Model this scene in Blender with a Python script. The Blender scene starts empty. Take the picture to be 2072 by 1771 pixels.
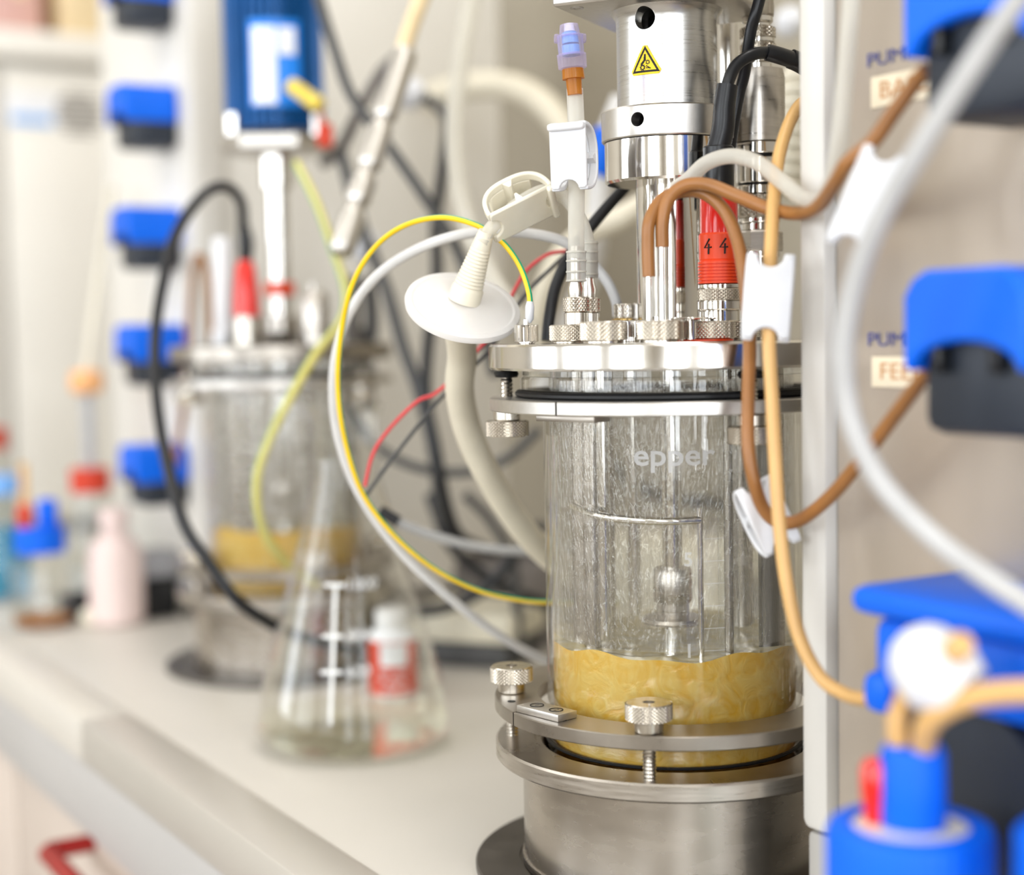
import bpy, bmesh, math, random
from mathutils import Vector, Matrix
from math import sin, cos, pi, radians, tan, atan2, sqrt
random.seed(7)
SC = bpy.context.scene
COL = SC.collection

# ------------------------------------------------------------------ camera
FPX, IW, IH = 3100.0, 2072, 1771
ZC = 0.268
PITCH, ROLL = math.atan(0.0671), 0.018
_d = Vector((0, cos(PITCH), -sin(PITCH)))
_r0, _u0 = Vector((1, 0, 0)), Vector((0, sin(PITCH), cos(PITCH)))
_r = _r0 * cos(ROLL) - _u0 * sin(ROLL)
_u = _r0 * sin(ROLL) + _u0 * cos(ROLL)
CAM = Vector((0, 0, ZC))
cd = bpy.data.cameras.new('camera')
cam = bpy.data.objects.new('camera', cd); COL.objects.link(cam)
cd.sensor_fit = 'HORIZONTAL'; cd.sensor_width = 36.0; cd.lens = 36.0 * FPX / IW
cd.clip_start = 0.02; cd.clip_end = 50
rot = Matrix((_r, _u, -_d)).transposed().to_4x4()
cam.matrix_world = Matrix.Translation(CAM) @ rot
cd.dof.use_dof = True; cd.dof.focus_distance = 0.724; cd.dof.aperture_fstop = 3.0
SC.camera = cam

def P(px, py, Y):
    """the place in the room that the photograph shows at a point, at depth Y (metres)"""
    w = _r * ((px - IW / 2) / FPX) + _u * (-(py - IH / 2) / FPX) + _d
    return CAM + w * (Y / w.y)

U2, N2 = Vector((-0.522, 0.853)).normalized(), Vector((0.853, 0.522)).normalized()
def SN(s, n, z=0.0):
    """bench frame: s along the bench (away), n into the bench, z above the worktop"""
    return Vector((s * U2.x + n * N2.x, s * U2.y + n * N2.y, z))
US, NS = Vector((U2.x, U2.y, 0)), Vector((N2.x, N2.y, 0))
ZV = Vector((0, 0, 1))

# ------------------------------------------------------------------ world, lamps, exposure
w = bpy.data.worlds.new('world'); SC.world = w; w.use_nodes = True
w.node_tree.nodes['Background'].inputs[0].default_value = (0.80, 0.88, 1.0, 1)
w.node_tree.nodes['Background'].inputs[1].default_value = 0.6
def area(name, loc, dirv, sx, sy, power, col):
    l = bpy.data.lights.new(name, 'AREA'); l.shape = 'RECTANGLE'; l.size = sx; l.size_y = sy
    l.energy = power; l.color = col
    o = bpy.data.objects.new(name, l); COL.objects.link(o)
    o.location = loc
    z = -Vector(dirv).normalized()
    x = US if abs(z.z) > .9 else Vector((-z.y, z.x, 0)).normalized()
    y = z.cross(x)
    o.rotation_euler = Matrix((x, y, z)).transposed().to_euler()
    return o
RS0, RS1, RN0, RN1, RZ0, RZ1 = -2.3, 3.4, -2.5, 1.05, -0.9, 1.85
WARM, COOL = (1.0, 0.97, 0.94), (0.90, 0.95, 1.0)
for s in (-1.3, 0.3, 1.9):
    for n in (-1.2, 0.5):
        area('ceiling_lamp', SN(s, n, RZ1 - 0.03), (0, 0, -1), 1.25, 0.34, 9, WARM)
for s in (-0.9, 0.7, 2.3):
    area('window_daylight', SN(s, RN0 + 0.06, 0.75), NS, 1.1, 1.3, 31, COOL)
for n in (-1.45, -0.1):
    area('window_daylight', SN(RS0 + 0.06, n, 0.70), US, 0.62, 1.5, 38, COOL)
SC.view_settings.view_transform = 'Standard'; SC.view_settings.look = 'None'
SC.view_settings.gamma = 1.0; SC.view_settings.use_curve_mapping = False
SC.view_settings.exposure = -0.10
SC.cycles.caustics_reflective = False; SC.cycles.caustics_refractive = False
SC.cycles.max_bounces = 9; SC.cycles.transparent_max_bounces = 20; SC.cycles.transmission_bounces = 8
SC.cycles.sample_clamp_indirect = 6

# ------------------------------------------------------------------ materials
def lin(c):
    r = []
    for v in c[:3]:
        v = v / 255.0
        r.append(v / 12.92 if v <= 0.04045 else ((v + 0.055) / 1.055) ** 2.4)
    return (*r, 1)
MAT = {}
def mat(name, col, rough=0.45, metal=0.0, var=0.06, scale=60, bump=0.0, stretch=(1, 1, 1), rvar=0.0,
        trans=0.0, alpha=1.0, coat=0.0, sss=0.0, col2=None, emit=0.0, spec=0.5, ior=1.45):
    m = bpy.data.materials.new(name); m.use_nodes = True; MAT[name] = m
    nt = m.node_tree; N = nt.nodes; L = nt.links; b = N['Principled BSDF']
    tc = N.new('ShaderNodeTexCoord'); mp = N.new('ShaderNodeMapping'); mp.inputs['Scale'].default_value = stretch
    nz = N.new('ShaderNodeTexNoise'); nz.inputs['Scale'].default_value = scale; nz.inputs['Detail'].default_value = 4
    L.new(tc.outputs['Object'], mp.inputs['Vector']); L.new(mp.outputs[0], nz.inputs['Vector'])
    c = lin(col)
    cr = N.new('ShaderNodeValToRGB'); L.new(nz.outputs['Fac'], cr.inputs[0])
    c2 = lin(col2) if col2 else tuple(min(1, x * (1 + var)) for x in c[:3]) + (1,)
    c1 = c if col2 else tuple(x * (1 - var) for x in c[:3]) + (1,)
    cr.color_ramp.elements[0].position = .32; cr.color_ramp.elements[1].position = .68
    cr.color_ramp.elements[0].color = c1; cr.color_ramp.elements[1].color = c2
    L.new(cr.outputs[0], b.inputs['Base Color'])
    b.inputs['Roughness'].default_value = rough; b.inputs['Metallic'].default_value = metal
    b.inputs['IOR'].default_value = ior; b.inputs['Specular IOR Level'].default_value = spec
    b.inputs['Transmission Weight'].default_value = trans; b.inputs['Alpha'].default_value = alpha
    b.inputs['Coat Weight'].default_value = coat; b.inputs['Coat Roughness'].default_value = 0.06
    if sss:
        b.inputs['Subsurface Weight'].default_value = sss; b.inputs['Subsurface Radius'].default_value = (.006, .005, .004)
        b.inputs['Subsurface Scale'].default_value = 1.0
    if rvar:
        mr = N.new('ShaderNodeMapRange'); L.new(nz.outputs['Fac'], mr.inputs[0])
        mr.inputs['From Min'].default_value = .3; mr.inputs['From Max'].default_value = .7
        mr.inputs['To Min'].default_value = max(0.02, rough - rvar); mr.inputs['To Max'].default_value = rough + rvar
        L.new(mr.outputs[0], b.inputs['Roughness'])
    if bump:
        bp = N.new('ShaderNodeBump'); bp.inputs['Strength'].default_value = bump; bp.inputs['Distance'].default_value = .0006
        L.new(nz.outputs['Fac'], bp.inputs['Height']); L.new(bp.outputs[0], b.inputs['Normal'])
    if emit:
        L.new(cr.outputs[0], b.inputs['Emission Color']); b.inputs['Emission Strength'].default_value = emit
    return m

def glass_mat(name, tint=(250, 252, 250), refl=1.0, base_refl=.025, power=4.0, wet=0.0, ior=1.5, wetscale=(420, 420, 60), haze=0.0):
    """clear thin-walled glass: light passes, fresnel reflection, optional beads of condensation that bend the view"""
    m = bpy.data.materials.new(name); m.use_nodes = True; MAT[name] = m
    nt = m.node_tree; N = nt.nodes; L = nt.links
    for n in list(N):
        if n.type == 'BSDF_PRINCIPLED': N.remove(n)
    out = N['Material Output']
    tr = N.new('ShaderNodeBsdfTransparent'); tr.inputs[0].default_value = lin(tint)
    gl = N.new('ShaderNodeBsdfGlossy'); gl.inputs['Roughness'].default_value = 0.02
    gl.inputs['Color'].default_value = (1, 1, 1, 1)
    fr = N.new('ShaderNodeLayerWeight'); fr.inputs[0].default_value = 0.5
    pw = N.new('ShaderNodeMath'); pw.operation = 'POWER'; pw.inputs[1].default_value = power
    L.new(fr.outputs['Facing'], pw.inputs[0])
    mul = N.new('ShaderNodeMath'); mul.operation = 'MULTIPLY_ADD'; mul.inputs[1].default_value = .75 * refl; mul.inputs[2].default_value = base_refl * refl; mul.use_clamp = True
    L.new(pw.outputs[0], mul.inputs[0])
    base = tr.outputs[0]
    if wet:
        tc = N.new('ShaderNodeTexCoord'); mp = N.new('ShaderNodeMapping'); mp.inputs['Scale'].default_value = wetscale
        nz = N.new('ShaderNodeTexNoise'); nz.inputs['Scale'].default_value = 1.0; nz.inputs['Detail'].default_value = 3
        nz.inputs['Distortion'].default_value = 0.6
        L.new(tc.outputs['Object'], mp.inputs[0]); L.new(mp.outputs[0], nz.inputs['Vector'])
        bp = N.new('ShaderNodeBump'); bp.inputs['Strength'].default_value = 0.9; bp.inputs['Distance'].default_value = 0.0022
        L.new(nz.outputs['Fac'], bp.inputs['Height'])
        rf = N.new('ShaderNodeBsdfRefraction'); rf.inputs['IOR'].default_value = 1.14; rf.inputs['Roughness'].default_value = .03
        rf.inputs['Color'].default_value = lin(tint)
        L.new(bp.outputs[0], rf.inputs['Normal']); L.new(bp.outputs[0], gl.inputs['Normal'])
        n2 = N.new('ShaderNodeTexNoise'); n2.inputs['Scale'].default_value = 14; n2.inputs['Detail'].default_value = 5
        L.new(tc.outputs['Object'], n2.inputs['Vector'])
        rm = N.new('ShaderNodeMapRange'); rm.inputs['From Min'].default_value = .42; rm.inputs['From Max'].default_value = .58
        rm.inputs['To Min'].default_value = 0.3 * wet; rm.inputs['To Max'].default_value = wet
        L.new(n2.outputs['Fac'], rm.inputs[0])
        mx = N.new('ShaderNodeMixShader'); L.new(rm.outputs[0], mx.inputs[0])
        L.new(tr.outputs[0], mx.inputs[1]); L.new(rf.outputs[0], mx.inputs[2]); base = mx.outputs[0]
        if haze:
            df = N.new('ShaderNodeBsdfDiffuse'); tl = N.new('ShaderNodeBsdfTranslucent'); hm = N.new('ShaderNodeMixShader'); hm.inputs[0].default_value = .5
            df.inputs[0].default_value = tl.inputs[0].default_value = (.9, .9, .88, 1)
            L.new(bp.outputs[0], df.inputs['Normal'])
            L.new(df.outputs[0], hm.inputs[1]); L.new(tl.outputs[0], hm.inputs[2])
            hr = N.new('ShaderNodeMapRange'); hr.inputs['From Min'].default_value = .35; hr.inputs['From Max'].default_value = .65
            hr.inputs['To Min'].default_value = haze * .3; hr.inputs['To Max'].default_value = haze * 1.7
            L.new(nz.outputs['Fac'], hr.inputs[0])
            h2 = N.new('ShaderNodeMixShader'); L.new(hr.outputs[0], h2.inputs[0]); L.new(base, h2.inputs[1]); L.new(hm.outputs[0], h2.inputs[2]); base = h2.outputs[0]
    m2 = N.new('ShaderNodeMixShader'); L.new(mul.outputs[0], m2.inputs[0])
    L.new(base, m2.inputs[1]); L.new(gl.outputs[0], m2.inputs[2]); L.new(m2.outputs[0], out.inputs['Surface'])
    return m

def sheer_mat(name, col, opacity=0.6, rough=0.25):
    """translucent plastic: part diffuse and translucent, part see-through, glossy skin"""
    m = bpy.data.materials.new(name); m.use_nodes = True; MAT[name] = m
    nt = m.node_tree; N = nt.nodes; L = nt.links; b = N['Principled BSDF']; out = N['Material Output']
    b.inputs['Roughness'].default_value = rough
    tc = N.new('ShaderNodeTexCoord'); nz = N.new('ShaderNodeTexNoise'); nz.inputs['Scale'].default_value = 90
    L.new(tc.outputs['Object'], nz.inputs['Vector'])
    cr = N.new('ShaderNodeValToRGB'); L.new(nz.outputs['Fac'], cr.inputs[0]); c = lin(col)
    cr.color_ramp.elements[0].color = tuple(x * .94 for x in c[:3]) + (1,); cr.color_ramp.elements[1].color = c
    L.new(cr.outputs[0], b.inputs['Base Color'])
    tl = N.new('ShaderNodeBsdfTranslucent'); L.new(cr.outputs[0], tl.inputs[0])
    mx = N.new('ShaderNodeMixShader'); mx.inputs[0].default_value = 0.4
    L.new(b.outputs[0], mx.inputs[1]); L.new(tl.outputs[0], mx.inputs[2])
    tr = N.new('ShaderNodeBsdfTransparent'); tr.inputs[0].default_value = tuple(.5 + .5 * x for x in c[:3]) + (1,)
    lw = N.new('ShaderNodeLayerWeight'); lw.inputs[0].default_value = 0.35
    mr = N.new('ShaderNodeMapRange'); mr.inputs['To Min'].default_value = opacity * .8; mr.inputs['To Max'].default_value = min(1, opacity + .35)
    L.new(lw.outputs['Facing'], mr.inputs[0])
    m2 = N.new('ShaderNodeMixShader'); L.new(mr.outputs[0], m2.inputs[0])
    L.new(tr.outputs[0], m2.inputs[1]); L.new(mx.outputs[0], m2.inputs[2]); L.new(m2.outputs[0], out.inputs['Surface'])
    return m

mat('polished', (228, 225, 220), .10, 1, .03, 40, rvar=.03)
mat('lid_steel', (222, 218, 212), .16, 1, .03, 40, rvar=.03)
mat('hose_grey', (184, 183, 182), .4)
mat('knurled', (206, 200, 190), .24, 1, .05, 200)
mat('brushed', (196, 190, 182), .30, 1, .10, 6, stretch=(8, 8, 90), rvar=.05)
mat('worn_steel', (180, 173, 164), .27, 1, .07, 40, stretch=(1, 1, 3), rvar=.025)
mat('ring_steel', (172, 165, 156), .33, 1, .12, 30, rvar=.08)
mat('dark_steel', (104, 100, 96), .38, 1, .25, 25, rvar=.1)
mat('alu', (200, 198, 194), .30, 1, .05, 5, stretch=(6, 6, 300), rvar=.04)
mat('alu_collar', (206, 202, 196), .36, 1, .03, 300)
mat('brass', (196, 168, 110), .25, 1)
mat('rubber', (16, 16, 18), .5, 0, .2, 80)
mat('black_plastic', (20, 21, 24), .32, 0, .2, 60)
mat('cable_black', (22, 23, 27), .32, 0, .2, 60)
mat('cable_grey', (74, 74, 74), .5, 0, .15, 60)
mat('cable_pale', (176, 176, 176), .5)
mat('white_plastic', (222, 222, 224), .38, 0, .02, 90, sss=.12)
mat('cream_plastic', (232, 225, 206), .38, 0, .03, 90, sss=.15)
mat('white_hose', (214, 212, 210), .35)
mat('cream_hose', (226, 218, 198), .4, 0, .03)
sheer_mat('silicone', (242, 239, 230), .74)
sheer_mat('silicone_clear', (242, 240, 234), .5)
sheer_mat('amber', (214, 140, 40), .75)
sheer_mat('luer_clear', (224, 214, 238), .28, .12)
mat('luer_blue', (120, 176, 240), .3)
sheer_mat('filter_disc', (252, 250, 248), .95, .3)
mat('brown_tube', (152, 102, 54), .34, 0, .10, 50, sss=.05)
mat('brown_dark', (118, 70, 20), .36, 0, .12, 50)
mat('tan_tube', (214, 170, 108), .36, 0, .07, 40, sss=.1)
mat('wire_yellow', (238, 196, 20), .4); mat('wire_green', (20, 160, 120), .4); mat('wire_red', (216, 60, 66), .4)
mat('wire_soft', (214, 200, 104), .45, 0, .05, 8, col2=(196, 200, 140))
mat('probe_red', (226, 34, 22), .22, 0, .06, coat=.4); mat('probe_orange', (244, 72, 22), .4, 0, .06)
mat('ink', (16, 14, 14), .6)
mat('blue_plastic', (0, 100, 226), .46, 0, .08, 12, spec=.35)
mat('blue_cap', (0, 98, 226), .5, 0, .06, 20, spec=.3)
mat('pump_dark', (40, 46, 56), .45, 0, .15, 15)
mat('cabinet_white', (231, 227, 219), .5, 0, .02, 8)
mat('cabinet_trim', (216, 212, 205), .42, 0, .02, 10)
mat('cabinet_foot', (176, 172, 166), .5, 0, .03, 10)
mat('panel', (196, 184, 170), .34, .55, .15, 5, stretch=(2, 2, 1), rvar=.06)
mat('label_cream', (240, 226, 198), .6, 0, .02); mat('label_ink', (206, 150, 96), .6); mat('print_blue', (66, 74, 140), .6)
mat('bench_top', (200, 194, 184), .42, 0, .02, 3)
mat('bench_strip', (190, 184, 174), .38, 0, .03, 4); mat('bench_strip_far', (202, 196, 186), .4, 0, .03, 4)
mat('fascia', (186, 183, 180), .4, 0, .04, 4); mat('drawer', (212, 198, 186), .45, 0, .03, 4)
mat('handle_red', (158, 30, 26), .35)
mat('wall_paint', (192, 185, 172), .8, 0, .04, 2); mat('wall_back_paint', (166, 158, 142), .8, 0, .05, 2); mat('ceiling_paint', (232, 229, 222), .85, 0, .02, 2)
mat('floor_vinyl', (168, 160, 150), .5, 0, .08, 6); mat('frame_white', (228, 228, 226), .45)
mat('sticker_yellow', (246, 206, 20), .45, 0, .02)
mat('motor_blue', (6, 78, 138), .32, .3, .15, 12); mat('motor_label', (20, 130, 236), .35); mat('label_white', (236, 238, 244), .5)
mat('yellow_tag', (232, 206, 90), .5); mat('red_label', (208, 62, 34), .5, 0, .05); mat('cap_red', (206, 58, 26), .45)
mat('cap_orange', (238, 176, 116), .45)
mat('pink_body', (230, 208, 202), .5, 0, .03, 20); mat('carton_brown', (134, 96, 44), .7, 0, .15, 8); mat('carton_pink', (200, 160, 152), .7)
mat('carton_cream', (222, 200, 160), .7); mat('carton_orange', (226, 128, 80), .7); mat('carton_green', (96, 160, 120), .7)
mat('grey_plastic', (150, 150, 154), .45); mat('slot_dark', (120, 114, 110), .6)
mat('instrument_cream', (224, 218, 198), .5)
glass_mat('vessel_glass', (254, 254, 253), 1.0)
glass_mat('condensation', (254, 254, 254), .9, .075, wet=.48, wetscale=(620, 620, 130), haze=.05)
glass_mat('flask_glass', (254, 254, 253), 1.0, .010, power=2.6)
glass_mat('clear_glass', (250, 251, 251), 1.2)
glass_mat('bottle_glass', (250, 251, 250), 1.2)
sheer_mat('glass_print', (250, 250, 250), .72, .5)
sheer_mat('cyan_liquid', (40, 180, 220), .8)
glass_mat('water', (254, 254, 249), .3, .01)

def broth_mat():
    m = bpy.data.materials.new('broth'); m.use_nodes = True; MAT['broth'] = m
    nt = m.node_tree; N = nt.nodes; L = nt.links; b = N['Principled BSDF']; out = N['Material Output']
    tc = N.new('ShaderNodeTexCoord'); nz = N.new('ShaderNodeTexNoise'); nz.inputs['Scale'].default_value = 70
    nz.inputs['Detail'].default_value = 6; nz.inputs['Distortion'].default_value = 2.2
    L.new(tc.outputs['Object'], nz.inputs['Vector'])
    cr = N.new('ShaderNodeValToRGB'); L.new(nz.outputs['Fac'], cr.inputs[0])
    cr.color_ramp.elements[0].position = .3; cr.color_ramp.elements[1].position = .72
    cr.color_ramp.elements[0].color = lin((246, 194, 70)); cr.color_ramp.elements[1].color = lin((255, 226, 136))
    L.new(cr.outputs[0], b.inputs['Base Color']); b.inputs['Roughness'].default_value = .16
    bp = N.new('ShaderNodeBump'); bp.inputs['Strength'].default_value = .5; bp.inputs['Distance'].default_value = .002
    L.new(nz.outputs['Fac'], bp.inputs['Height']); L.new(bp.outputs[0], b.inputs['Normal'])
    tl = N.new('ShaderNodeBsdfTranslucent'); L.new(cr.outputs[0], tl.inputs[0])
    mx = N.new('ShaderNodeMixShader'); mx.inputs[0].default_value = .36
    L.new(b.outputs[0], mx.inputs[1]); L.new(tl.outputs[0], mx.inputs[2])
    tr = N.new('ShaderNodeBsdfTransparent'); tr.inputs[0].default_value = lin((250, 216, 120))
    m2 = N.new('ShaderNodeMixShader'); m2.inputs[0].default_value = .93
    L.new(tr.outputs[0], m2.inputs[1]); L.new(mx.outputs[0], m2.inputs[2]); L.new(m2.outputs[0], out.inputs['Surface'])
broth_mat()
mat('froth', (236, 214, 150), .12, 0, .12, 160, bump=.5, col2=(250, 240, 210), coat=.5)

# ------------------------------------------------------------------ mesh helpers
def frame_of(axis):
    z = Vector(axis).normalized()
    x = Vector((1, 0, 0)) if abs(z.x) < .8 else Vector((0, 1, 0))
    x = (x - z * x.dot(z)).normalized(); y = z.cross(x)
    return x, y, z

def catmull(pts, sub):
    pts = [Vector(p) for p in pts]
    if len(pts) < 3 or sub < 2: 
        return pts
    out = []
    ext = [pts[0] * 2 - pts[1]] + pts + [pts[-1] * 2 - pts[-2]]
    for i in range(1, len(ext) - 2):
        a, b, c, d = ext[i - 1], ext[i], ext[i + 1], ext[i + 2]
        for k in range(sub):
            t = k / sub
            out.append(.5 * ((2 * b) + (c - a) * t + (2 * a - 5 * b + 4 * c - d) * t * t + (3 * b - a - 3 * c + d) * t ** 3))
    out.append(pts[-1]); return out

class M:
    def __init__(self): self.v, self.f, self.m = [], [], []
    def add(self, vs, fs, mi=0):
        o = len(self.v); self.v += [Vector(x) for x in vs]
        for k, f in enumerate(fs):
            self.f.append([i + o for i in f]); self.m.append(mi if isinstance(mi, int) else mi[k])
        return self
    def lathe(self, prof, loc=(0, 0, 0), axis=(0, 0, 1), n=40, mi=0, a0=0.0, a1=2 * pi):
        x, y, z = frame_of(axis); loc = Vector(loc); vs, fs = [], []
        full = abs(a1 - a0 - 2 * pi) < 1e-6; nn = n if full else n + 1
        for (r, h) in prof:
            for i in range(nn):
                a = a0 + (a1 - a0) * i / n
                vs.append(loc + x * (r * cos(a)) + y * (r * sin(a)) + z * h)
        for j in range(len(prof) - 1):
            for i in range(n):
                i2 = (i + 1) % nn
                q = [j * nn + i, j * nn + i2, (j + 1) * nn + i2, (j + 1) * nn + i]
                if prof[j][0] < 1e-7: q = [q[0], q[2], q[3]]
                elif prof[j + 1][0] < 1e-7: q = [q[0], q[1], q[2]]
                fs.append(q)
        return self.add(vs, fs, mi)
    def cyl(self, r, z0, z1, loc=(0, 0, 0), axis=(0, 0, 1), n=40, ch=None, mi=0):
        ch = min(.0006, (z1 - z0) * .25, r * .3) if ch is None else ch
        return self.lathe([(0, z0), (r - ch, z0), (r, z0 + ch), (r, z1 - ch), (r - ch, z1), (0, z1)], loc, axis, n, mi)
    def ring(self, ri, ro, z0, z1, loc=(0, 0, 0), axis=(0, 0, 1), n=64, ch=.0005, mi=0, a0=0.0, a1=2 * pi):
        self.lathe([(ri, z0), (ro - ch, z0), (ro, z0 + ch), (ro, z1 - ch), (ro - ch, z1), (ri, z1), (ri, z0)], loc, axis, n, mi, a0, a1)
        if abs(a1 - a0 - 2 * pi) > 1e-6:
            x, y, z = frame_of(axis)
            for a in (a0, a1):
                d = x * cos(a) + y * sin(a); L = Vector(loc)
                self.add([L + d * ri + z * z0, L + d * ro + z * z0, L + d * ro + z * z1, L + d * ri + z * z1], [[0, 1, 2, 3]], mi)
        return self
    def knurl(self, r, z0, z1, loc=(0, 0, 0), axis=(0, 0, 1), n=56, rows=8, d=.0005, mi=0, ri=0.0):
        x, y, z = frame_of(axis); loc = Vector(loc); vs, fs = [], []
        n -= n % 2
        def pt(rr, i, h):
            a = 2 * pi * i / n; return loc + x * (rr * cos(a)) + y * (rr * sin(a)) + z * h
        for j in range(rows + 1):
            h = z0 + (z1 - z0) * (.06 + .88 * j / rows)
            for i in range(n): vs.append(pt(r if (i + j) % 2 else r - d, i, h))
        for j in range(rows):
            for i in range(n):
                a, b = j * n + i, j * n + (i + 1) % n; c, e = b + n, a + n
                fs += [[a, b, c], [a, c, e]] if (i + j) % 2 == 0 else [[a, b, e], [b, c, e]]
        self.add(vs, fs, mi)
        rr = r - d
        self.lathe([(ri, z0), (rr - d * .6, z0), (rr, z0 + (z1 - z0) * .06)], loc, axis, n, mi)
        self.lathe([(rr, z1 - (z1 - z0) * .06), (rr - d * .6, z1), (ri, z1)], loc, axis, n, mi)
        return self
    def tube(self, pts, r, n=14, sub=8, mi=0, cap=True, stripe=None):
        c = catmull(pts, sub); k = len(c)
        rs = r if isinstance(r, (list, tuple)) else None
        vs, fs, ms = [], [], []
        t = (c[1] - c[0]).normalized(); x, y, _ = frame_of(t)
        for i in range(k):
            t2 = (c[min(i + 1, k - 1)] - c[max(i - 1, 0)]).normalized()
            x = (x - t2 * x.dot(t2)).normalized(); y = t2.cross(x)
            if rs:
                q = i * (len(rs) - 1) / (k - 1); a = int(min(q, len(rs) - 2)); R = rs[a] + (rs[a + 1] - rs[a]) * (q - a)
            else: R = r
            for j in range(n):
                a = 2 * pi * j / n; vs.append(c[i] + x * (R * cos(a)) + y * (R * sin(a)))
        for i in range(k - 1):
            for j in range(n):
                fs.append([i * n + j, i * n + (j + 1) % n, (i + 1) * n + (j + 1) % n, (i + 1) * n + j])
                ms.append(stripe[j % len(stripe)] if stripe else mi)
        if cap:
            fs += [list(range(n))[::-1], [(k - 1) * n + j for j in range(n)]]; ms += [mi, mi]
        return self.add(vs, fs, ms)
    def rbox(self, c, size, axes=None, bev=.001, seg=2, mi=0):
        bm = bmesh.new(); bmesh.ops.create_cube(bm, size=1.0)
        for v in bm.verts: v.co = Vector((v.co.x * size[0], v.co.y * size[1], v.co.z * size[2]))
        if bev: bmesh.ops.bevel(bm, geom=list(bm.edges), offset=min(bev, min(size) * .45), segments=seg, profile=.5, affect='EDGES')
        bm.verts.index_update()
        ax = axes or (Vector((1, 0, 0)), Vector((0, 1, 0)), Vector((0, 0, 1))); c = Vector(c)
        self.add([c + ax[0] * v.co.x + ax[1] * v.co.y + ax[2] * v.co.z for v in bm.verts], [[v.index for v in f.verts] for f in bm.faces], mi)
        bm.free(); return self
    def sbox(self, s0, s1, n0, n1, z0, z1, bev=.001, mi=0):
        return self.rbox(SN((s0 + s1) / 2, (n0 + n1) / 2, (z0 + z1) / 2), (s1 - s0, n1 - n0, z1 - z0), (US, NS, ZV), bev, 2, mi)
    def prism(self, outline, t, o, ax, ay, mi=0):
        az = Vector(ax).cross(Vector(ay)).normalized(); o = Vector(o); k = len(outline)
        vs = [o + ax * p[0] + ay * p[1] + az * h for h in (-t / 2, t / 2) for p in outline]
        fs = [list(range(k))[::-1], [k + i for i in range(k)]] + [[i, (i + 1) % k, k + (i + 1) % k, k + i] for i in range(k)]
        return self.add(vs, fs, mi)
    def strip(self, path, width, thick, ax, ay, az, o, mi=0, gaps=()):
        """a band that follows a 2d path in the (ax, ay) plane, width along az; gaps: segments left open in the middle"""
        o = Vector(o); k = len(path); nr = []
        for i in range(k):
            a, b = path[max(i - 1, 0)], path[min(i + 1, k - 1)]
            d = Vector((b[0] - a[0], b[1] - a[1])).normalized(); nr.append((-d.y, d.x))
        def cell(w0, w1, i0, i1):
            vs = []
            for i in range(i0, i1 + 1):
                for h in (-.5, .5):
                    q = (path[i][0] + nr[i][0] * thick * h, path[i][1] + nr[i][1] * thick * h)
                    for ww in (w0, w1): vs.append(o + ax * q[0] + ay * q[1] + az * ww)
            fs = [[0, 1, 3, 2], [4 * (i1 - i0) + j for j in (0, 2, 3, 1)]]
            for i in range(i1 - i0):
                b = 4 * i
                fs += [[b, b + 4, b + 5, b + 1], [b + 2, b + 3, b + 7, b + 6], [b, b + 2, b + 6, b + 4], [b + 1, b + 5, b + 7, b + 3]]
            self.add(vs, fs, mi)
        if gaps:
            i0, i1 = gaps
            cell(-width / 2, -width * .27, 0, k - 1); cell(width * .27, width / 2, 0, k - 1); cell(-width * .275, width * .275, i0, i1)
        else: cell(-width / 2, width / 2, 0, k - 1)
        return self
    def build(self, name, mats, parent=None, ang=32, label=None, cat=None, group=None, kind=None, smooth=True, org=None, bev=0.0):
        base = Vector((0, 0, 0)); p = parent
        while p is not None: base = base + p.location; p = p.parent
        loc = Vector((0, 0, 0))
        if parent is None:
            if org is not None: loc = Vector(org)
            else:
                n = len(self.v)
                loc = Vector((sum(v.x for v in self.v) / n, sum(v.y for v in self.v) / n, min(v.z for v in self.v)))
            base = loc
        me = bpy.data.meshes.new(name)
        me.from_pydata([tuple(v - base) for v in self.v], [], self.f)
        for mm in ([mats] if isinstance(mats, str) else mats): me.materials.append(MAT[mm])
        me.polygons.foreach_set('material_index', self.m)
        me.update(); me.validate()
        bm = bmesh.new(); bm.from_mesh(me); bmesh.ops.remove_doubles(bm, verts=bm.verts, dist=1e-7)
        bmesh.ops.recalc_face_normals(bm, faces=bm.faces); bm.to_mesh(me); bm.free()
        if smooth:
            me.polygons.foreach_set('use_smooth', [True] * len(me.polygons)); me.set_sharp_from_angle(angle=radians(ang))
        o = bpy.data.objects.new(name, me); COL.objects.link(o); o.location = loc; o.parent = parent
        if bev:
            b_ = o.modifiers.new('round', 'BEVEL'); b_.width = bev; b_.segments = 2; b_.limit_method = 'ANGLE'; b_.angle_limit = radians(40)
        return tag(o, label, cat, group, kind)

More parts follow.
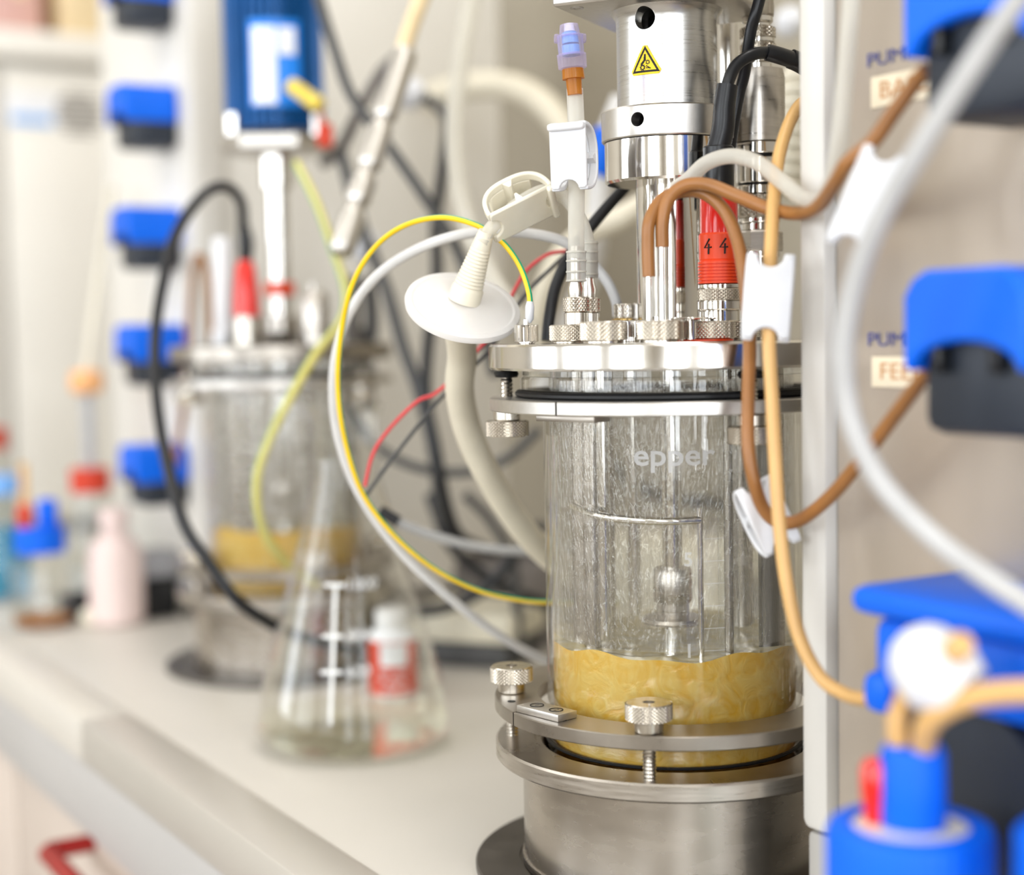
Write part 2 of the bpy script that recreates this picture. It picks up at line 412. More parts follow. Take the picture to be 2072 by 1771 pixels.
def tag(o, label=None, cat=None, group=None, kind=None):
    for k, v in (('label', label), ('category', cat), ('group', group), ('kind', kind)):
        if v: o[k] = v
    return o
def thing(name, label, cat, loc=(0, 0, 0), group=None):
    o = bpy.data.objects.new(name, None); COL.objects.link(o); o.location = loc; o.empty_display_size = .02
    return tag(o, label, cat, group)
def copy_tree(o, parent=None):
    c = o.copy(); COL.objects.link(c); c.parent = parent
    for ch in list(o.children): copy_tree(ch, c)
    return c
def text_mesh(s, size, xscale=1.0, bold=0.0):
    cu = bpy.data.curves.new('t', 'FONT'); cu.body = s; cu.size = size; cu.align_x = 'CENTER'; cu.align_y = 'CENTER'; cu.resolution_u = 3; cu.offset = size * bold
    o = bpy.data.objects.new('t', cu); COL.objects.link(o)
    bpy.context.view_layer.update()
    me = bpy.data.meshes.new_from_object(o.evaluated_get(bpy.context.evaluated_depsgraph_get()))
    vs = [(v.co.x * xscale, v.co.y) for v in me.vertices]; fs = [list(p.vertices) for p in me.polygons]
    bpy.data.objects.remove(o); bpy.data.curves.remove(cu); bpy.data.meshes.remove(me)
    return vs, fs
def flat_text(m, s, size, o, ax, ay, mi=0, lift=.0003, xscale=1.0):
    vs, fs = text_mesh(s, size, xscale); az = Vector(ax).cross(ay).normalized(); o = Vector(o)
    m.add([o + ax * x + ay * y + az * lift for x, y in vs], fs, mi)
def raster(m, inside, x0, x1, y0, y1, nx, ny, place, mi=0):
    dx, dy = (x1 - x0) / nx, (y1 - y0) / ny; vs, fs, ms = [], [], []
    for j in range(ny):
        for i in range(nx):
            r = inside(x0 + (i + .5) * dx, y0 + (j + .5) * dy)
            if r is None: continue
            k = len(vs)
            vs += [place(x0 + i * dx, y0 + j * dy), place(x0 + (i + 1) * dx, y0 + j * dy), place(x0 + (i + 1) * dx, y0 + (j + 1) * dy), place(x0 + i * dx, y0 + (j + 1) * dy)]
            fs.append([k, k + 1, k + 2, k + 3]); ms.append(r)
    m.add(vs, fs, ms)

# ------------------------------------------------------------------ room
def room_box(name, s0, s1, n0, n1, z0, z1, m):
    return M().sbox(s0, s1, n0, n1, z0, z1, 0).build(name, m, kind='structure', smooth=False)
T = .08
room_box('floor', RS0, RS1, RN0, RN1, RZ0 - T, RZ0, 'floor_vinyl')
room_box('ceiling', RS0, RS1, RN0, RN1, RZ1, RZ1 + T, 'ceiling_paint')
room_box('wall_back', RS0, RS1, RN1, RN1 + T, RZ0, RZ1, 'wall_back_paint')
room_box('wall_far', RS1, RS1 + T, RN0, RN1, RZ0, RZ1, 'wall_paint')
def window_wall(name, fixed, lo, hi, along_s, wins, zlo, zhi, nbase):
    m = M()
    def bx(a, b, z0, z1):
        if along_s: m.sbox(a, b, fixed - T, fixed, z0, z1, 0)
        else: m.sbox(fixed - T, fixed, a, b, z0, z1, 0)
    x = lo
    for (a, b) in wins:
        bx(x, a, RZ0, RZ1); bx(a, b, RZ0, zlo); bx(a, b, zhi, RZ1); x = b
    bx(x, hi, RZ0, RZ1)
    m.build(name, 'wall_paint', kind='structure', smooth=False)
    for i, (a, b) in enumerate(wins):
        f = M(); mid = (a + b) / 2
        def fb(p, q, z0, z1):
            if along_s: f.sbox(p, q, fixed - .05, fixed + .10, z0, z1, 0)
            else: f.sbox(fixed - .05, fixed + .10, p, q, z0, z1, 0)
        fb(a, a + .05, zlo, zhi); fb(b - .05, b, zlo, zhi); fb(a, b, zlo, zlo + .05); fb(a, b, zhi - .05, zhi); fb(mid - .025, mid + .025, zlo, zhi)
        fo = f.build('window_%d' % (nbase + i), 'frame_white', kind='structure', smooth=False)
window_wall('wall_front', RN0, RS0, RS1, True, [(-1.5, -.3), (.1, 1.3), (1.7, 2.9)], .05, 1.45, 1)
window_wall('wall_near', RS0, RN0, RN1, False, [(-1.8, -1.1), (-.45, .25)], -.1, 1.5, 4)

# ------------------------------------------------------------------ bench
BE = .295
bench = thing('lab_bench', 'long cream laboratory bench with grey front edge and beige drawers', 'bench', SN(1.1, .65, RZ0))
BS0, BS1 = -.7, 2.75
M().sbox(BS0, BS1, BE + .036, RN1 - .005, -.03, 0, .0008).build('worktop', 'bench_top', bench)
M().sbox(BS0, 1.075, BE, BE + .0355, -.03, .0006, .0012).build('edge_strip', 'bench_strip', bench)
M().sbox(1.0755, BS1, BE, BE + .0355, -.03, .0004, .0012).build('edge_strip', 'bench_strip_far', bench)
M().sbox(BS0, BS1, BE + .004, BE + .03, -.085, -.0302, .001).build('fascia', 'fascia', bench)
M().sbox(BS0 + .02, BS1 - .02, BE + .06, RN1 - .02, RZ0, -.031, .001).build('carcass', 'drawer', bench)
for k in range(5):
    s0 = BS0 + .09 + k * .67
    for z0, z1 in ((-.262, -.090), (-.52, -.267), (-.84, -.525)):
        dr = M().sbox(s0, s0 + .66, BE + .028, BE + .058, z0, z1, .002).build('drawer', 'drawer', bench)
        c = s0 + .335; zc = z1 - .0255
        M().tube([SN(c - .09, BE + .03, zc), SN(c - .09, BE - .004, zc), SN(c - .085, BE - .008, zc), SN(c + .085, BE - .008, zc), SN(c + .09, BE - .004, zc), SN(c + .09, BE + .03, zc)], .007, 12, 1).build('handle', 'handle_red', dr, label='dark red bar handle')

# ------------------------------------------------------------------ bioreactor vessel (built in local coordinates, base on the worktop)
AX = P(1358, 900, .76); AX.z = 0
d0 = Vector((-AX.x, -AX.y, 0)).normalized(); rt = Vector((-d0.y, d0.x, 0))
def dv(deg):
    """horizontal direction from the vessel axis: 0 faces the photographer, 90 is to the right"""
    a = radians(deg); return d0 * cos(a) + rt * sin(a)
LT = .2633      # top of the lid plate
VR, VI = .0635, .0605
def make_vessel():
    v = thing('bioreactor', 'polished steel and glass stirred bioreactor with engraved ring', 'bioreactor')
    M().lathe([(0, 0), (.1005, 0), (.1012, .0008), (.1012, .0036), (.1004, .0044), (.079, .0044), (.079, .0035), (0, .0035)], n=96).build('base_plate', 'dark_steel', v)
    M().lathe([(.074, .004), (.0772, .004), (.0774, .0075), (.0764, .0079), (.0764, .0574), (.074, .0574)], n=96).build('base_jacket', 'worn_steel', v)
    M().lathe([(.066, .0576), (.0888, .0576), (.0898, .0586), (.0898, .0654), (.0889, .0664), (.0705, .0664), (.0698, .0650), (.0672, .0650), (.066, .0640), (.066, .0576)], n=112).build('base_flange', 'brushed', v)
    M().ring(.0628, .0648, .0655, .0668, n=80).build('seal', 'rubber', v)
    # glass: wall, flange lip, floor
    g = M().lathe([(0, .0600), (VR - .002, .0600), (VR, .062), (VR, .2395), (.0738, .2402), (.0745, .2412), (.0745, .2462), (.0735, .2474), (VI, .2474), (VI, .0645), (VI - .003, .0630), (0, .0630)], n=96).build('glass_vessel', 'vessel_glass', v)
    M().lathe([(VI - .0004, .120), (VI - .0004, .246)], n=96).build('condensation', 'condensation', g, label='film of condensation inside the glass')
    def wrap(s, size, deg, z, xs=1.0):
        vs, fs = text_mesh(s, size, xs, .016)
        M().add([dv(deg + math.degrees(x / VR)) * (VR + .0003) + ZV * (z + y) for x, y in vs], fs).build('lettering', 'glass_print', g, smooth=False)
    wrap('epper', .0142, 1, .2115, 1.12); wrap('5', .0090, 6.5, .1635); wrap('1', .0090, 6.5, .121)
    for k in range(6):
        z = .121 + k * .0104
        M().lathe([(VR + .0002, z), (VR + .0002, z + .0003)], n=12, a0=atan2(dv(13).y, dv(13).x), a1=atan2(dv(13).y, dv(13).x) + radians(9)).build('scale_line', 'glass_print', g, smooth=False)
    # lower ring, split in two, with label plate and thumb screws
    b0 = atan2(dv(-58).y, dv(-58).x)
    gap = radians(.35)
    lo = None
    for a0, a1 in ((b0 + gap, b0 + pi - gap), (b0 + pi + gap, b0 + 2 * pi - gap)):
        lo = M().ring(.0682, .0900, .0815, .0882, n=64, a0=a0, a1=a1).build('lower_clamp_ring', 'ring_steel', v)
    for k, dg in enumerate((-72, -40)):
        c = dv(dg) * (.0835 if k == 0 else .0805) + ZV * .0878
        M().cyl(.0021, 0, .0006, c, n=16).build('ring_hole', 'ink', v)
    c = dv(-49) * .0795 + ZV * .0900; tg = rt * cos(radians(-49)) - d0 * sin(radians(-49))
    tg = (rt * cos(radians(-42)) - d0 * sin(radians(-42))).normalized()
    pl = M().rbox(c, (.0285, .0125, .0034), (tg, ZV.cross(tg), ZV), .0003).build('number_plate', 'alu_collar', v, label='bright engraved number plate')
    en = M()
    for k in (-1, 1):
        q = c + tg * (.0066 * k) + ZV * .0018
        en.ring(.0030, .0034, 0, .0002, q, n=28, ch=0)
        flat_text(en, '1' if k < 0 else '2', .0044, q, tg, ZV.cross(tg), lift=.0001)
    en.build('engraving', 'ink', pl, smooth=False)
    def thumb(deg, rad, z, up):
        c = dv(deg) * rad + ZV * z; a = ZV * up
        m = M().cyl(.0067, 0, .0055, c, a, 32); k = m
        k.knurl(.0109, .0055, .0135, c, a, 68, 9, .0006, ri=.0028)
        k.lathe([(.0028, .0135), (.0028, .0115), (0, .0115)], c, a, 20)
        t = m.build('thumb_screw', 'knurled', v)
        s = M(); n_ = 13; prof = []
        h0, h1 = (-.0230, 0) if up > 0 else (-.0250, 0)
        for i in range(n_ * 2 + 1): prof.append((.0032 if i % 2 else .0027, h0 + (h1 - h0) * i / (n_ * 2)))
        s.lathe([(0, h0)] + prof + [(0, 0)], c, a, 20); s.build('thread', 'polished', t)
        if up < 0:
            M().lathe([(0, -.0190), (.0055, -.0192), (.0062, -.0176), (.0055, -.0160), (.003, -.0158)], c, a, 24).build('rubber_pad', 'rubber', t)
    for dg in (-86, -8, 82, 172): thumb(dg, .0815, .0882, 1)
    # upper ring and gasket
    b1 = atan2(dv(-35).y, dv(-35).x)
    for a0, a1 in ((b1 + gap, b1 + pi - gap), (b1 + pi + gap, b1 + 2 * pi - gap)):
        M().ring(.0660, .0900, .2310, .2372, n=64, a0=a0, a1=a1).build('upper_clamp_ring', 'alu_collar', v)
    for dg in (-35, 145):
        M().rbox(dv(dg) * .078 + ZV * .2294, (.034, .012, .003), ((rt * cos(radians(dg)) - d0 * sin(radians(dg))), dv(dg), ZV), .0003).build('joint_plate', 'ring_steel', v)
    M().ring(.0640, .0772, .2373, .2405, n=80, ch=.0010).build('gasket', 'rubber', v)
    for dg in (-88, 26, 146): thumb(dg, .0815, .2308, -1)
    # lid plate
    M().lathe([(0, .2510), (.0888, .2510), (.0900, .2522), (.0900, LT - .0011), (.0889, LT), (0, LT)], n=128).build('lid_plate', 'lid_steel', v)
    M().ring(.0600, .0735, .2475, .2509, n=80).build('lid_seal', 'clear_glass', v)
    # stirrer shaft, hub, impeller
    sh = M().cyl(.0049, .078, .2508, n=28).build('stirrer_shaft', 'polished', v)
    M().lathe([(.005, .133), (.0088, .133), (.0096, .1345), (.0096, .1490), (.0088, .1505), (.005, .1505)], n=40).lathe([(.005, .1275), (.0080, .1275), (.0080, .1330), (.005, .133)], n=32).build('shaft_hub', 'brushed', sh)
    M().lathe([(.004, .1240), (.0150, .1228), (.0158, .1240), (.0150, .1256), (.0060, .1280), (.004, .1280)], n=48).build('hub_flange', 'brushed', sh)
    for k in range(6):
        a = k * pi / 3; q = Vector((cos(a), sin(a), 0))
        M().rbox(q * .017 + ZV * .088, (.016, .0012, .012), (q, ZV.cross(q), ZV), .0002).build('impeller_blade', 'brushed', sh)
    M().cyl(.0135, .0866, .0884, n=32).build('impeller_disc', 'brushed', sh)
    # dip tubes and baffles
    for dg, rad, r, z0, nm, mt in ((-60, .045, .0042, .112, 'dip_tube', 'worn_steel'), (-74, .046, .0050, .112, 'dip_tube', 'worn_steel'), (-56, .040, .0034, .118, 'dip_tube', 'polished'),
                                   (-130, .044, .0042, .085, 'dip_tube', 'worn_steel'), (-150, .040, .0036, .120, 'dip_tube', 'polished'),
                                   (60, .053, .0050, .085, 'dip_tube', 'dark_steel'), (75, .052, .0042, .085, 'dip_tube', 'worn_steel'), (130, .047, .0055, .085, 'dip_tube', 'worn_steel')):
        M().cyl(r, z0, .2508, dv(dg) * rad, n=20).build(nm, mt, v)
    M().lathe([(.0052, .2508), (.0052, .088), (.0042, .083), (.002, .0812), (0, .081)], dv(42) * .040, n=28).build('thermowell', 'clear_glass', v)
    M().cyl(.0022, .086, .2508, dv(42) * .040, n=14).build('sensor_rod', 'worn_steel', v)
    # bent sampling pipe
    a = dv(17) * .045
    q0, q1 = a + ZV * .188, dv(-79) * .050 + ZV * .184
    mid = (dv(-25) * .044 + ZV * .1815)
    M().tube([a + ZV * .078, a + ZV * .12, a + ZV * .185], .0013, 12, 2).build('sampling_pipe', 'polished', v)
    M().tube([a + ZV * .1795, dv(-2) * .047 + ZV * .1795, dv(-22) * .049 + ZV * .1800, dv(-45) * .0505 + ZV * .1812, dv(-72) * .051 + ZV * .184], .0019, 14, 6).build('sampling_pipe', 'polished', v)
    # port nuts on the lid
    def at(px, Y):
        q = P(px, 680, Y); return Vector((q.x - AX.x, q.y - AX.y, 0))
    def nut(q, r, h, name='port_nut', n=64):
        m = M().cyl(r * .82, LT, LT + .0012, q, n=32); m.knurl(r, LT + .0012, LT + .0012 + h, q, (0, 0, 1), n, 8, .00055)
        return m.build(name, 'knurled', v)
    nut(at(1221, .700), .0111, .0088); nut(at(1335, .692), .0109, .0088); nut(at(1152, .735), .0098, .0078); 
    nut(at(1445, .708), .0100, .0080); nut(at(1495, .742), .0098, .0080); nut(at(1540, .775), .0105, .009)
    q = at(1262, .765)
    m = M().cyl(.0098, LT, LT + .0108, q, n=36).build('blanking_plug', 'polished', v)
    M().cyl(.0060, LT + .0108, LT + .0116, q, n=28).build('washer', 'brass', m)
    M().knurl(.0049, LT + .0116, LT + .0190, q, (0, 0, 1), 44, 6, .0003).build('plug_cap', 'knurled', m)
    q = at(1297, .785)
    M().cyl(.0075, LT, LT + .0112, q, n=30).cyl(.0044, LT + .0112, LT + .0195, q, n=24).build('blanking_plug', 'brushed', v)
    q = at(1396, .705)
    M().cyl(.0042, LT, LT + .0102, q, n=24).ring(.002, .0092, LT + .0102, LT + .0112, q, n=30).build('port_stub', 'polished', v)
    # earth terminal
    q = at(1065, .747); m = M(); prof = []
    for k in range(12):
        a = 2 * pi * k / 12; p_ = q + Vector((cos(a), sin(a), 0)) * .0048
        m.cyl(.0011, LT + .001, LT + .0095, p_, n=8)
    m.cyl(.0044, LT, LT + .0088, q, n=24); m.cyl(.0016, LT + .0088, LT + .0125, q, n=12)
    m.build('earth_terminal', 'polished', v)
    # two steel dip pipes that carry the brown tubes
    q = at(1335, .692)
    for px, top in ((1313, 540), (1340, 476)):
        w_ = P(px, 640, .690); w_ = Vector((w_.x - AX.x, w_.y - AX.y, 0)); zt = P(px, top, .690).z
        M().cyl(.0014, LT + .009, zt, w_, n=14).build('feed_pipe', 'polished', v)
    # twin hose barbs
    for px, Y, yt, rr in ((1166, .730, 500, .0064), (1192, .752, 480, .0058)):
        w_ = P(px, 640, Y); w_ = Vector((w_.x - AX.x, w_.y - AX.y, 0))
        m = M().cyl(.0058 * rr / .0064, LT + .0085, LT + .0150, w_, n=28)
        m.knurl(rr, LT + .0150, LT + .0220, w_, (0, 0, 1), 48, 6, .0004)
        m.lathe([(.0036, LT + .0220), (.0040, LT + .026), (.0029, LT + .030), (.0029, LT + .046), (0, LT + .046)], w_, n=20)
        m.build('hose_barb', 'knurled', v)
    return v
ves1 = make_vessel(); ves1.location = AX
ves1['label'] = 'steel and glass stirred bioreactor with engraved number plate, metal drive on its lid'
AX2 = P(575, 900, 1.26); AX2.z = 0
ves2 = copy_tree(ves1); ves2.location = AX2; ves2.rotation_euler = (0, 0, radians(38))
ves2['label'] = 'second stirred bioreactor behind the conical flask, under the blue motor'
for o in (ves1, ves2): o['group'] = 'bioreactors on the bench'
def prune(root, names):
    for c in list(root.children):
        if c.name.split('.')[0] in names:
            for g in list(c.children): bpy.data.objects.remove(g)
            bpy.data.objects.remove(c)
for c in ves2.children:
    if c.name.split('.')[0] == 'lid_plate': c.material_slots[0].link = 'OBJECT'; c.material_slots[0].material = MAT['ring_steel']
prune(ves2, ('number_plate', 'ring_hole', 'earth_terminal'))
for k, c in enumerate([c for c in ves2.children if c.name.split('.')[0] in ('port_nut', 'hose_barb')]):  # plainer fittings on the second lid
    if k % 2: bpy.data.objects.remove(c)
    else: c.material_slots[0].link = 'OBJECT'; c.material_slots[0].material = MAT['dark_steel']

# culture liquid with a swirling meniscus
def broth(loc, label):
    m = M(); n = 96; R = VI - .0002; top = .1165
    prof = [(0, .0634), (R - .003, .0634), (R, .0650)]
    m.lathe(prof, n=n)
    def zt(r, a):
        return top - .004 * (1 - (r / R) ** 2) + .0012 * sin(5 * a + 1.2 * r * 180) * (r / R) ** 2 + .0009 * sin(11 * a + 2) * (r / R) ** 3 + (.0022 * max(0, cos(a - 1.0)) ** 6)
    rows = []
    rr = [R * k / 14 for k in range(15)]
    x0, y0, _ = frame_of((0, 0, 1)); vs, fs = [], []
    for i in range(n):
        a = 2 * pi * i / n; d = x0 * cos(a) + y0 * sin(a)
        vs.append(d * R + ZV * .0650)
        for r in reversed(rr[1:]): vs.append(d * r + ZV * zt(r, a))
    k = 15; vs.append(ZV * (top - .004))
    for i in range(n):
        j = (i + 1) % n
        for q in range(k - 1): fs.append([i * k + q, j * k + q, j * k + q + 1, i * k + q + 1])
        fs.append([i * k + k - 1, j * k + k - 1, n * k])
    m.add(vs, fs, [0 if (q % 15) == 0 else 1 for q in range(len(fs))])
    o = m.build('culture_broth', ['broth', 'froth'], None, 60, label, 'liquid', 'yellow broth in the bioreactors', org=(0, 0, 0)); o.location = loc
    return o
broth(AX, 'yellow cloudy broth in the glass vessel with the engraved ring')
broth(AX2, 'yellow broth in the glass vessel behind the conical flask')

# ------------------------------------------------------------------ stirrer drive on the front vessel
drv = thing('stirrer_drive', 'aluminium stirrer drive with yellow warning triangle above the polished coupling', 'drive', AX + ZV * LT)
zc0, zc1, zb0, zb1 = .3405, .3608, .3757, .4234
M().lathe([(0, LT), (.0205, LT), (.0205, LT + .0025), (.0159, LT + .0028), (.0159, zc0), (0, zc0)], AX, n=64).build('shaft_housing', 'polished', drv)
M().lathe([(.010, zc0), (.0298, zc0), (.0310, zc0 + .0012), (.0310, zc1 - .0004), (.010, zc1 - .0004)], AX, n=96).build('coupling', 'polished', drv)
def cut(target_m, cutter_m):
    a = target_m; b = cutter_m
    oa = a.build('a', 'alu', None, org=(0, 0, 0)); ob = b.build('b', 'ink', None, org=(0, 0, 0))
    md = oa.modifiers.new('b', 'BOOLEAN'); md.object = ob; md.operation = 'DIFFERENCE'; md.solver = 'EXACT'
    bpy.context.view_layer.update()
    me = bpy.data.meshes.new_from_object(oa.evaluated_get(bpy.context.evaluated_depsgraph_get()))
    r = M(); r.v = [v.co.copy() for v in me.vertices]; r.f = [list(p.vertices) for p in me.polygons]; r.m = [0] * len(r.f)
    bpy.data.objects.remove(oa); bpy.data.objects.remove(ob); return r
hb = M().cyl(.0053, 0, .03, AX + ZV * .4174 - ZV * .0005, dv(-25), 32, 0)
br = M().lathe([(.0180, zb0), (.0245, zb0), (.0245, zb1 - .006), (.0250, zb1 - .003), (.0268, zb1 - .0008), (.0275, zb1), (.0180, zb1), (.0180, zb0)], AX, n=96)
cut(br, hb).build('bracket_tube', 'alu', drv)
hc = M().cyl(.0034, .0215, .04, AX + ZV * .3686, dv(-26), 24, 0)
cl = M().lathe([(.0240, zc1), (.0318, zc1), (.0324, zc1 + .0006), (.0324, zb0 - .0008), (.0314, zb0), (.0240, zb0), (.0240, zc1)], AX, n=96)
cut(cl, hc).build('collar', 'alu_collar', drv)
M().cyl(.009, zc1 + .001, zb1, AX, n=32).build('inner_coupling', 'polished', drv)
pa = Vector((-.893, .45, 0)).normalized(); pb = ZV.cross(pa)
pl = M().rbox(AX + ZV * (zb1 + .0042), (.084, .084, .0084), (pa, pb, ZV), .0016, 3).build('mounting_plate', 'alu_collar', drv)
for i in (-1, 1):
    for j in (-1, 1):
        c = AX + pa * (.033 * i) + pb * (.033 * j) + ZV * (zb1 + .0002)
        M().ring(.0016, .0034, -.0004, .0003, c, n=24, ch=0).cyl(.0016, 0, .0002, c, n=12).build('bolt_head', 'ring_steel', pl)
M().rbox(AX + ZV * (zb1 + .0085 + .032), (.083, .083, .064), (pa, pb, ZV), .004, 3).build('motor_housing', 'black_plastic', drv)
# warning triangle
tri = M(); RB = .0245; cdeg = -24.5; TZ = .3962; HS = .0148
def tri_place(x, y):
    a = cdeg + math.degrees(x / RB); return AX + dv(a) * (RB + .0003) + ZV * (TZ + y)
def tri_d(x, y, R):
    c = [(0, R), (-R * .866, -R * .5), (R * .866, -R * .5)]; d = 1e9
    for k in range(3):
        ax_, ay_ = c[k]; bx_, by_ = c[(k + 1) % 3]; L_ = sqrt((bx_ - ax_) ** 2 + (by_ - ay_) ** 2)
        d = min(d, ((ax_ - x) * (by_ - ay_) - (ay_ - y) * (bx_ - ax_)) / L_ * (-1) * -1) if False else min(d, (-(by_ - ay_) * (x - ax_) + (bx_ - ax_) * (y - ay_)) / L_)
    return d
def gear(x, y, cx, cy, r):
    dx, dy = x - cx, y - cy; rr = sqrt(dx * dx + dy * dy); a = atan2(dy, dx)
    return r * .52 < rr < r * (1.0 + (.28 if sin(9 * a) > .1 else 0))
def warn(x, y):
    u, v_ = x / .0083, (y + .0006) / .0083
    d = tri_d(u, v_, 1.0)
    if d < -.12 or u * u + v_ * v_ > 1.05: return None
    if d < .0: return 0
    if d < .12: return 1
    if gear(u, v_, -.17, -.22, .15) or gear(u, v_, .16, .06, .115): return 1
    if -.12 < u < .05 and .12 < v_ < .52 and abs(u + .02 - .12 * (v_ - .3)) < .075: return 1
    if abs((v_ - .16) - 1.1 * (u + .06)) < .1 and -.30 < u < -.02 and v_ > -.08: return 1
    if abs((v_ + .16) + .6 * (u - .1)) < .035 and .05 < u < .34: return 1
    if abs((v_ + .26) + .1 * (u - .1)) < .03 and .04 < u < .30: return 1
    return 0
raster(tri, warn, -.0088, .0088, -.0060, .0094, 88, 77, tri_place)
tri.build('warning_triangle', ['sticker_yellow', 'ink'], drv, label='yellow hand-and-gears warning triangle', smooth=False)

# ------------------------------------------------------------------ probes on the front vessel
def zpx(py, px, Y): return P(px, py, Y).z
def post(px, Y): q = P(px, 600, Y); return Vector((q.x, q.y, 0))
q = post(1456, .722); Yp = .722; zz = lambda y: zpx(y, 1456, Yp)
pr = thing('ph_probe', 'red and orange probe head marked 4 4 with knurled steel collar', 'probe', q + ZV * LT)
b = M().cyl(.0095, LT + .009, zz(628), q, n=36).cyl(.0103, zz(628), zz(608), q, n=36).cyl(.0101, zz(585), zz(574), q, n=36)
b.build('collar', 'polished', pr)
M().knurl(.0106, zz(608), zz(585), q, (0, 0, 1), 64, 6, .0004).build('knurled_ring', 'knurled', pr)
prof = [(0, zz(574))]
for k in range(7):
    y0 = 574 - k * 6.6
    prof += [(.0100, zz(y0)), (.0100, zz(y0 - 4.2)), (.0091, zz(y0 - 4.8)), (.0091, zz(y0 - 6.4))]
prof += [(.0094, zz(525)), (0, zz(525))]
M().lathe(prof, q, n=48).build('ribbed_grip', 'probe_orange', pr)
tp = M().lathe([(0, zz(525)), (.0094, zz(525)), (.0095, zz(476)), (.0089, zz(472)), (0, zz(472))], q, n=48).build('tape_band', 'probe_orange', pr)
w4 = M()
for dg in (-35, 11):
    for pts in ([(0.001, .0035), (-.0018, -.0006), (.0020, -.0004)], [(.0006, .0012), (.0004, -.0036)]):
        w4.tube([q + dv(dg + math.degrees(x / .0095)) * .0097 + ZV * (zz(500) + y) for x, y in pts], .00042, 6, 1)
w4.build('handwriting', 'ink', tp, label='hand-written black figures 4 4')
M().lathe([(0, zz(472)), (.0088, zz(472)), (.0088, zz(395)), (.0080, zz(388)), (0, zz(388))], q, n=40).build('probe_cap', 'probe_red', pr)
M().cyl(.0072, zz(388), zz(296), q, n=32).build('plug_body', 'black_plastic', pr)
M().tube([q + ZV * zz(300), P(1463, 260, Yp), P(1466, 215, Yp), P(1472, 172, Yp)], [.0054, .0054, .0051, .0049], 20, 6).build('cable_boot', 'cable_black', pr)
M().tube([P(1470, 190, .722), P(1474, 165, .722), P(1490, 132, .724), P(1520, 112, .726), P(1552, 107, .73), P(1600, 120, .735), P(1640, 142, .74), P(1700, 190, .76)], .0029, 16, 8).tube([P(1552, 106, .73), P(1575, 112, .731), P(1606, 122, .735)], .0040, 16, 4).tube([P(1600, 119, .735), P(1620, 128, .737), P(1660, 152, .742)], .0047, 16, 4).build('probe_cable', 'cable_black', pr)
M().lathe([(.0060, LT + .0002), (.0125, LT + .0002), (.0125, LT + .0010), (.006, LT + .0010)], post(1428, .708), n=36).build('red_washer', 'probe_orange', pr)

Yd = .775; q = post(1537, Yd); zz = lambda y: zpx(y, 1537, Yd); k_ = Yd / FPX
dp = thing('oxygen_probe', 'tall polished steel probe with knurled rings and brushed barrel', 'probe', q + ZV * LT)
def seg(y0, y1, r, name='section', mt='polished', n=40): M().cyl(r * k_, zz(y0), zz(y1), q, n=n).build(name, mt, dp)
seg(650, 520, 34, 'stem'); seg(522, 508, 42)
M().cyl(48 * k_, zz(510), zz(468), q, n=6, ch=.0008).build('hex_nut', 'brushed', dp)
seg(468, 452, 38); seg(452, 441, 43)
M().knurl(46 * k_, zz(441), zz(395), q, (0, 0, 1), 56, 10, .0007).build('knurled_ring', 'knurled', dp)
seg(395, 376, 45); seg(376, 372, 41, 'groove', 'rubber'); seg(372, 320, 46); seg(320, 314, 42, 'groove', 'rubber'); seg(314, 290, 49)
M().lathe([(0, zz(290)), (53 * k_, zz(289)), (53 * k_, zz(160)), (50 * k_, zz(143)), (0, zz(143))], q, n=56).build('barrel', 'brushed', dp)
seg(143, 128, 28, 'neck'); seg(128, 112, 24, 'neck')
M().knurl(37 * k_, zz(112), zz(90), q, (0, 0, 1), 44, 5, .0008).build('knurled_ring', 'knurled', dp)
seg(90, 78, 34); M().knurl(37 * k_, zz(78), zz(57), q, (0, 0, 1), 44, 5, .0008).build('knurled_ring', 'knurled', dp)
seg(57, 48, 26, 'neck'); seg(48, 34, 31)
M().cyl(32 * k_, zz(34), zz(-60), q, n=28).build('connector_shell', 'worn_steel', dp)
M().tube([P(1700, -520, .80), P(1620, -300, .76), P(1560, -90, .738), P(1534, 10, .735), P(1520, 60, .738), P(1512, 110, .742), P(1506, 150, .748), P(1494, 200, .752), P(1478, 300, .754), P(1470, 420, .754)], .0028, 14, 6).build('black_cable', 'cable_black', None, label='thin black cable dropping in front of the tall steel probe', cat='cable')
q = post(1477, .812); M().cyl(.0050, LT, zpx(48, 1477, .812), q, n=28).build('condenser_tube', 'polished', None, label='slim polished tube standing between drive bracket and tall steel probe', cat='tube')

